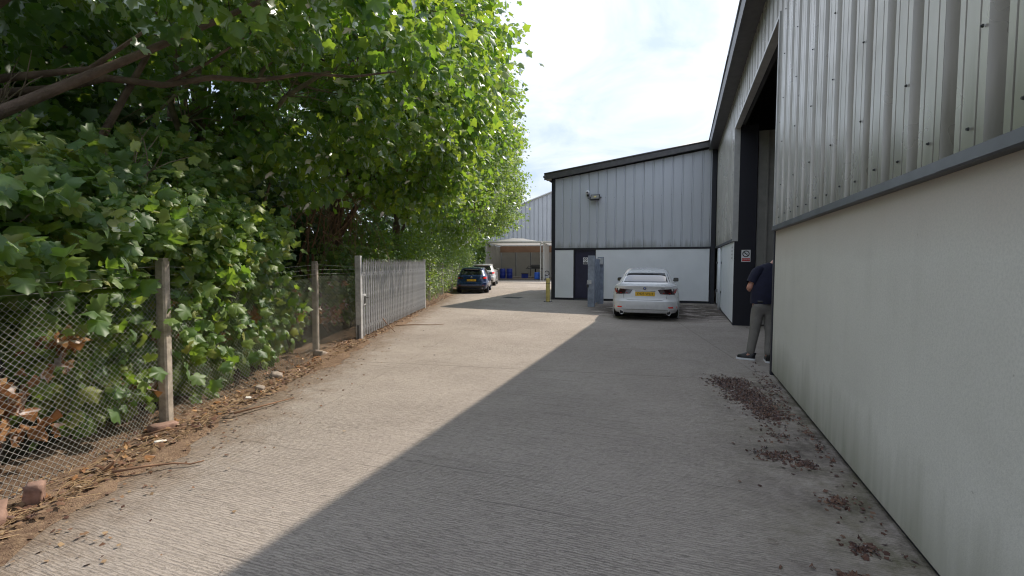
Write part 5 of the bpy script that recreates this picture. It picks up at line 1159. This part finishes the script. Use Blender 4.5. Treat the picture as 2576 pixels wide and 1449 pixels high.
E_ = [('pel', 'belly'), ('belly', 'chest'), ('chest', 'neck'), ('neck', 'head0'), ('head0', 'head1'), ('chest', 'lsh'), ('lsh', 'lel'), ('lel', 'lwr'), ('lwr', 'lha'), ('chest', 'rsh'), ('rsh', 'rel'), ('rel', 'rwr'), ('rwr', 'rha'),
      ('pel', 'lhip'), ('lhip', 'lkn'), ('lkn', 'lan'), ('lan', 'lto'), ('pel', 'rhip'), ('rhip', 'rkn'), ('rkn', 'ran'), ('ran', 'rto')]
for h, s_ in (('lha', 1), ('rha', -1)):
    c = Vector(J[h][0])
    for f in range(4):
        a = 'f%s%d' % (h, f); J[a + 'a'] = (tuple(c + Vector((.03 * s_, .035, .03 - .02 * f))), .0095); J[a + 'b'] = (tuple(c + Vector((.05 * s_, .055 - .003 * f, .015 - .02 * f))), .0085); E_ += [(h, a + 'a'), (a + 'a', a + 'b')]
    J['t' + h] = (tuple(c + Vector((.02 * s_, -.01, .05))), .011); E_.append((h, 't' + h))
body_ = skin('body', J, E_, M['skin'], 'pel')
def loft(name, rings, mat, parent, n=20, mod=None):
    b = MB(); vs = []
    for (c, rx, ry, yaw, tilt) in rings:
        Mx = Matrix.Translation(Vector(c) - PO) @ Matrix.Rotation(yaw, 4, 'Z') @ Matrix.Rotation(tilt, 4, 'Y')
        for j in range(n):
            a = 2 * math.pi * j / n; cx, sy = math.cos(a), math.sin(a); e = .8
            vs.append(Mx @ Vector((rx * math.copysign(abs(cx) ** e, cx), ry * math.copysign(abs(sy) ** e, sy), .006 * math.sin(j * 2.7 + len(vs)))))
    k = len(rings)
    b.add(vs, [(i * n + j, i * n + (j + 1) % n, (i + 1) * n + (j + 1) % n, (i + 1) * n + j) for i in range(k - 1) for j in range(n)])
    o = b.build(name, mat, parent, smooth=True); sb = o.modifiers.new('d', 'SUBSURF'); sb.levels = sb.render_levels = 1; return o
yw = R(-20)
sh_ = loft('shirt', [((4.105, 7.62, .93), .205, .145, yw, 0), ((4.105, 7.62, .97), .205, .15, yw, 0), ((4.11, 7.63, 1.08), .205, .15, yw, .02), ((4.14, 7.65, 1.22), .212, .15, yw, .05), ((4.18, 7.68, 1.34), .225, .145, yw, .10), ((4.22, 7.71, 1.44), .225, .13, yw, .16), ((4.26, 7.73, 1.515), .17, .105, yw, .25), ((4.30, 7.76, 1.56), .085, .08, yw, .3), ((4.315, 7.77, 1.575), .072, .072, yw, .3)], M['shirt'], man)
b = MB(); b.tube([Vector(p) - PO for p in ((4.10, 7.73, 1.485), (4.03, 7.71, 1.43), (3.97, 7.69, 1.34), (3.925, 7.68, 1.255))], [.075, .092, .088, .080], 14, False); b.build('sleeve', M['shirt'], sh_, smooth=True)
b = MB(); b.tube([Vector(p) - PO for p in ((4.37, 7.66, 1.49), (4.43, 7.66, 1.42), (4.47, 7.67, 1.34), (4.49, 7.68, 1.255))], [.075, .092, .088, .080], 14, False); b.build('sleeve', M['shirt'], sh_, smooth=True)
T_ = dict(wst=((4.10, 7.62, .985), (.175, .125)), pel=((4.10, 7.615, .90), (.185, .135)), lhip=((4.015, 7.63, .82), (.115, .12)), lth=((3.99, 7.625, .65), .098), lkn=((3.965, 7.615, .48), .082), lca=((3.93, 7.62, .28), .072), lhem=((3.905, 7.63, .08), .066),
          rhip=((4.19, 7.60, .82), (.115, .12)), rth=((4.19, 7.58, .65), .098), rkn=((4.18, 7.55, .48), .082), rca=((4.145, 7.50, .28), .072), rhem=((4.11, 7.45, .085), .066))
skin('trousers', T_, [('wst', 'pel'), ('pel', 'lhip'), ('lhip', 'lth'), ('lth', 'lkn'), ('lkn', 'lca'), ('lca', 'lhem'), ('pel', 'rhip'), ('rhip', 'rth'), ('rth', 'rkn'), ('rkn', 'rca'), ('rca', 'rhem')], M['trouser'], 'pel')
b = MB(); b.lathe([(1.0, -.02), (1.04, -.018), (1.04, .018), (1.0, .02)], 24, Matrix.Translation(Vector((4.10, 7.62, .965)) - PO) @ Matrix.Diagonal((.178, .132, 1, 1)), False); b.build('belt', M['black'], man, smooth=True)
def shoe(an, to):
    an, to = Vector(an) - PO, Vector(to) - PO; d = (to - an); d.z = 0; d.normalize(); ang = math.atan2(d.y, d.x); Tm = Matrix.Translation((an.x, an.y, 0)) @ Matrix.Rotation(ang, 4, 'Z')
    out = [(-.085, .0), (-.075, .032), (-.02, .038), (.06, .042), (.12, .048), (.17, .035), (.19, .0), (.17, -.035), (.12, -.046), (.06, -.038), (-.02, -.036), (-.075, -.032)]
    s_ = MB(); m_ = len(out); rows = [(1.0, .026, 0), (1.0, .05, 0), (.93, .075, -.005), (.72, .10, -.035), (.55, .125, -.055)]
    vs = [Tm @ Vector((x * k + o_, y * k, z)) for k, z, o_ in rows for x, y in out]
    s_.add(vs, [(i * m_ + j, i * m_ + (j + 1) % m_, (i + 1) * m_ + (j + 1) % m_, (i + 1) * m_ + j) for i in range(4) for j in range(m_)] + [tuple(range(4 * m_, 5 * m_))]); sh = s_.build('shoe', M['black'], man, smooth=True)
    q = MB(); q.prism([(x * 1.06, y * 1.1) for x, y in out], .001, .03); q.v = [tuple(Tm @ Vector(p)) for p in q.v]; q.build('sole', M['white'], sh)
shoe(J['lan'][0], J['lto'][0]); shoe(J['ran'][0], J['rto'][0])
hd_ = Vector((4.55, 7.98, 1.66)) - PO
b = MB(); b.lathe([(0, .135), (.06, .12), (.095, .07), (.105, .01), (.098, -.04), (.08, -.06)], 18, Matrix.Translation(hd_ + Vector((-.01, -.02, .01))) @ Euler((R(-25), R(20), 0)).to_matrix().to_4x4(), False); b.build('hair', M['hair'], man, smooth=True)
fc = Vector((.045, .065, -.02)) + hd_
b = MB(); b.lathe([(0, .03), (.012, .012), (.016, -.008), (0, -.012)], 8, Matrix.Translation(fc + Vector((.028, .03, .0))) @ Euler((R(-60), 0, R(-35))).to_matrix().to_4x4(), False); b.build('nose', M['skin'], man, smooth=True)
for sx in (-1, 1):
    b = MB(); b.lathe([(0, .012), (.018, .008), (.03, 0), (.018, -.008), (0, -.012)], 10, Matrix.Translation(hd_ + Vector((.082 * sx * .82, -.08 * sx * .57 + .01, -.01))) @ Euler((0, R(90), R(-35))).to_matrix().to_4x4(), False); b.build('ear', M['skin'], man, smooth=True)
    b = MB(); b.lathe([(0, .011), (.008, .007), (.011, 0), (0, -.004)], 8, Matrix.Translation(fc + Vector((.03 * sx + .015, -.02 * sx + .015, .028))), False); b.build('eye', M['white'], man, smooth=True)
b = MB(); b.tube([fc + Vector((-.02, .036, -.04)), fc + Vector((.012, .03, -.045)), fc + Vector((.04, .005, -.04))], .006, 6); b.build('mouth', M['brick'], man, smooth=True)
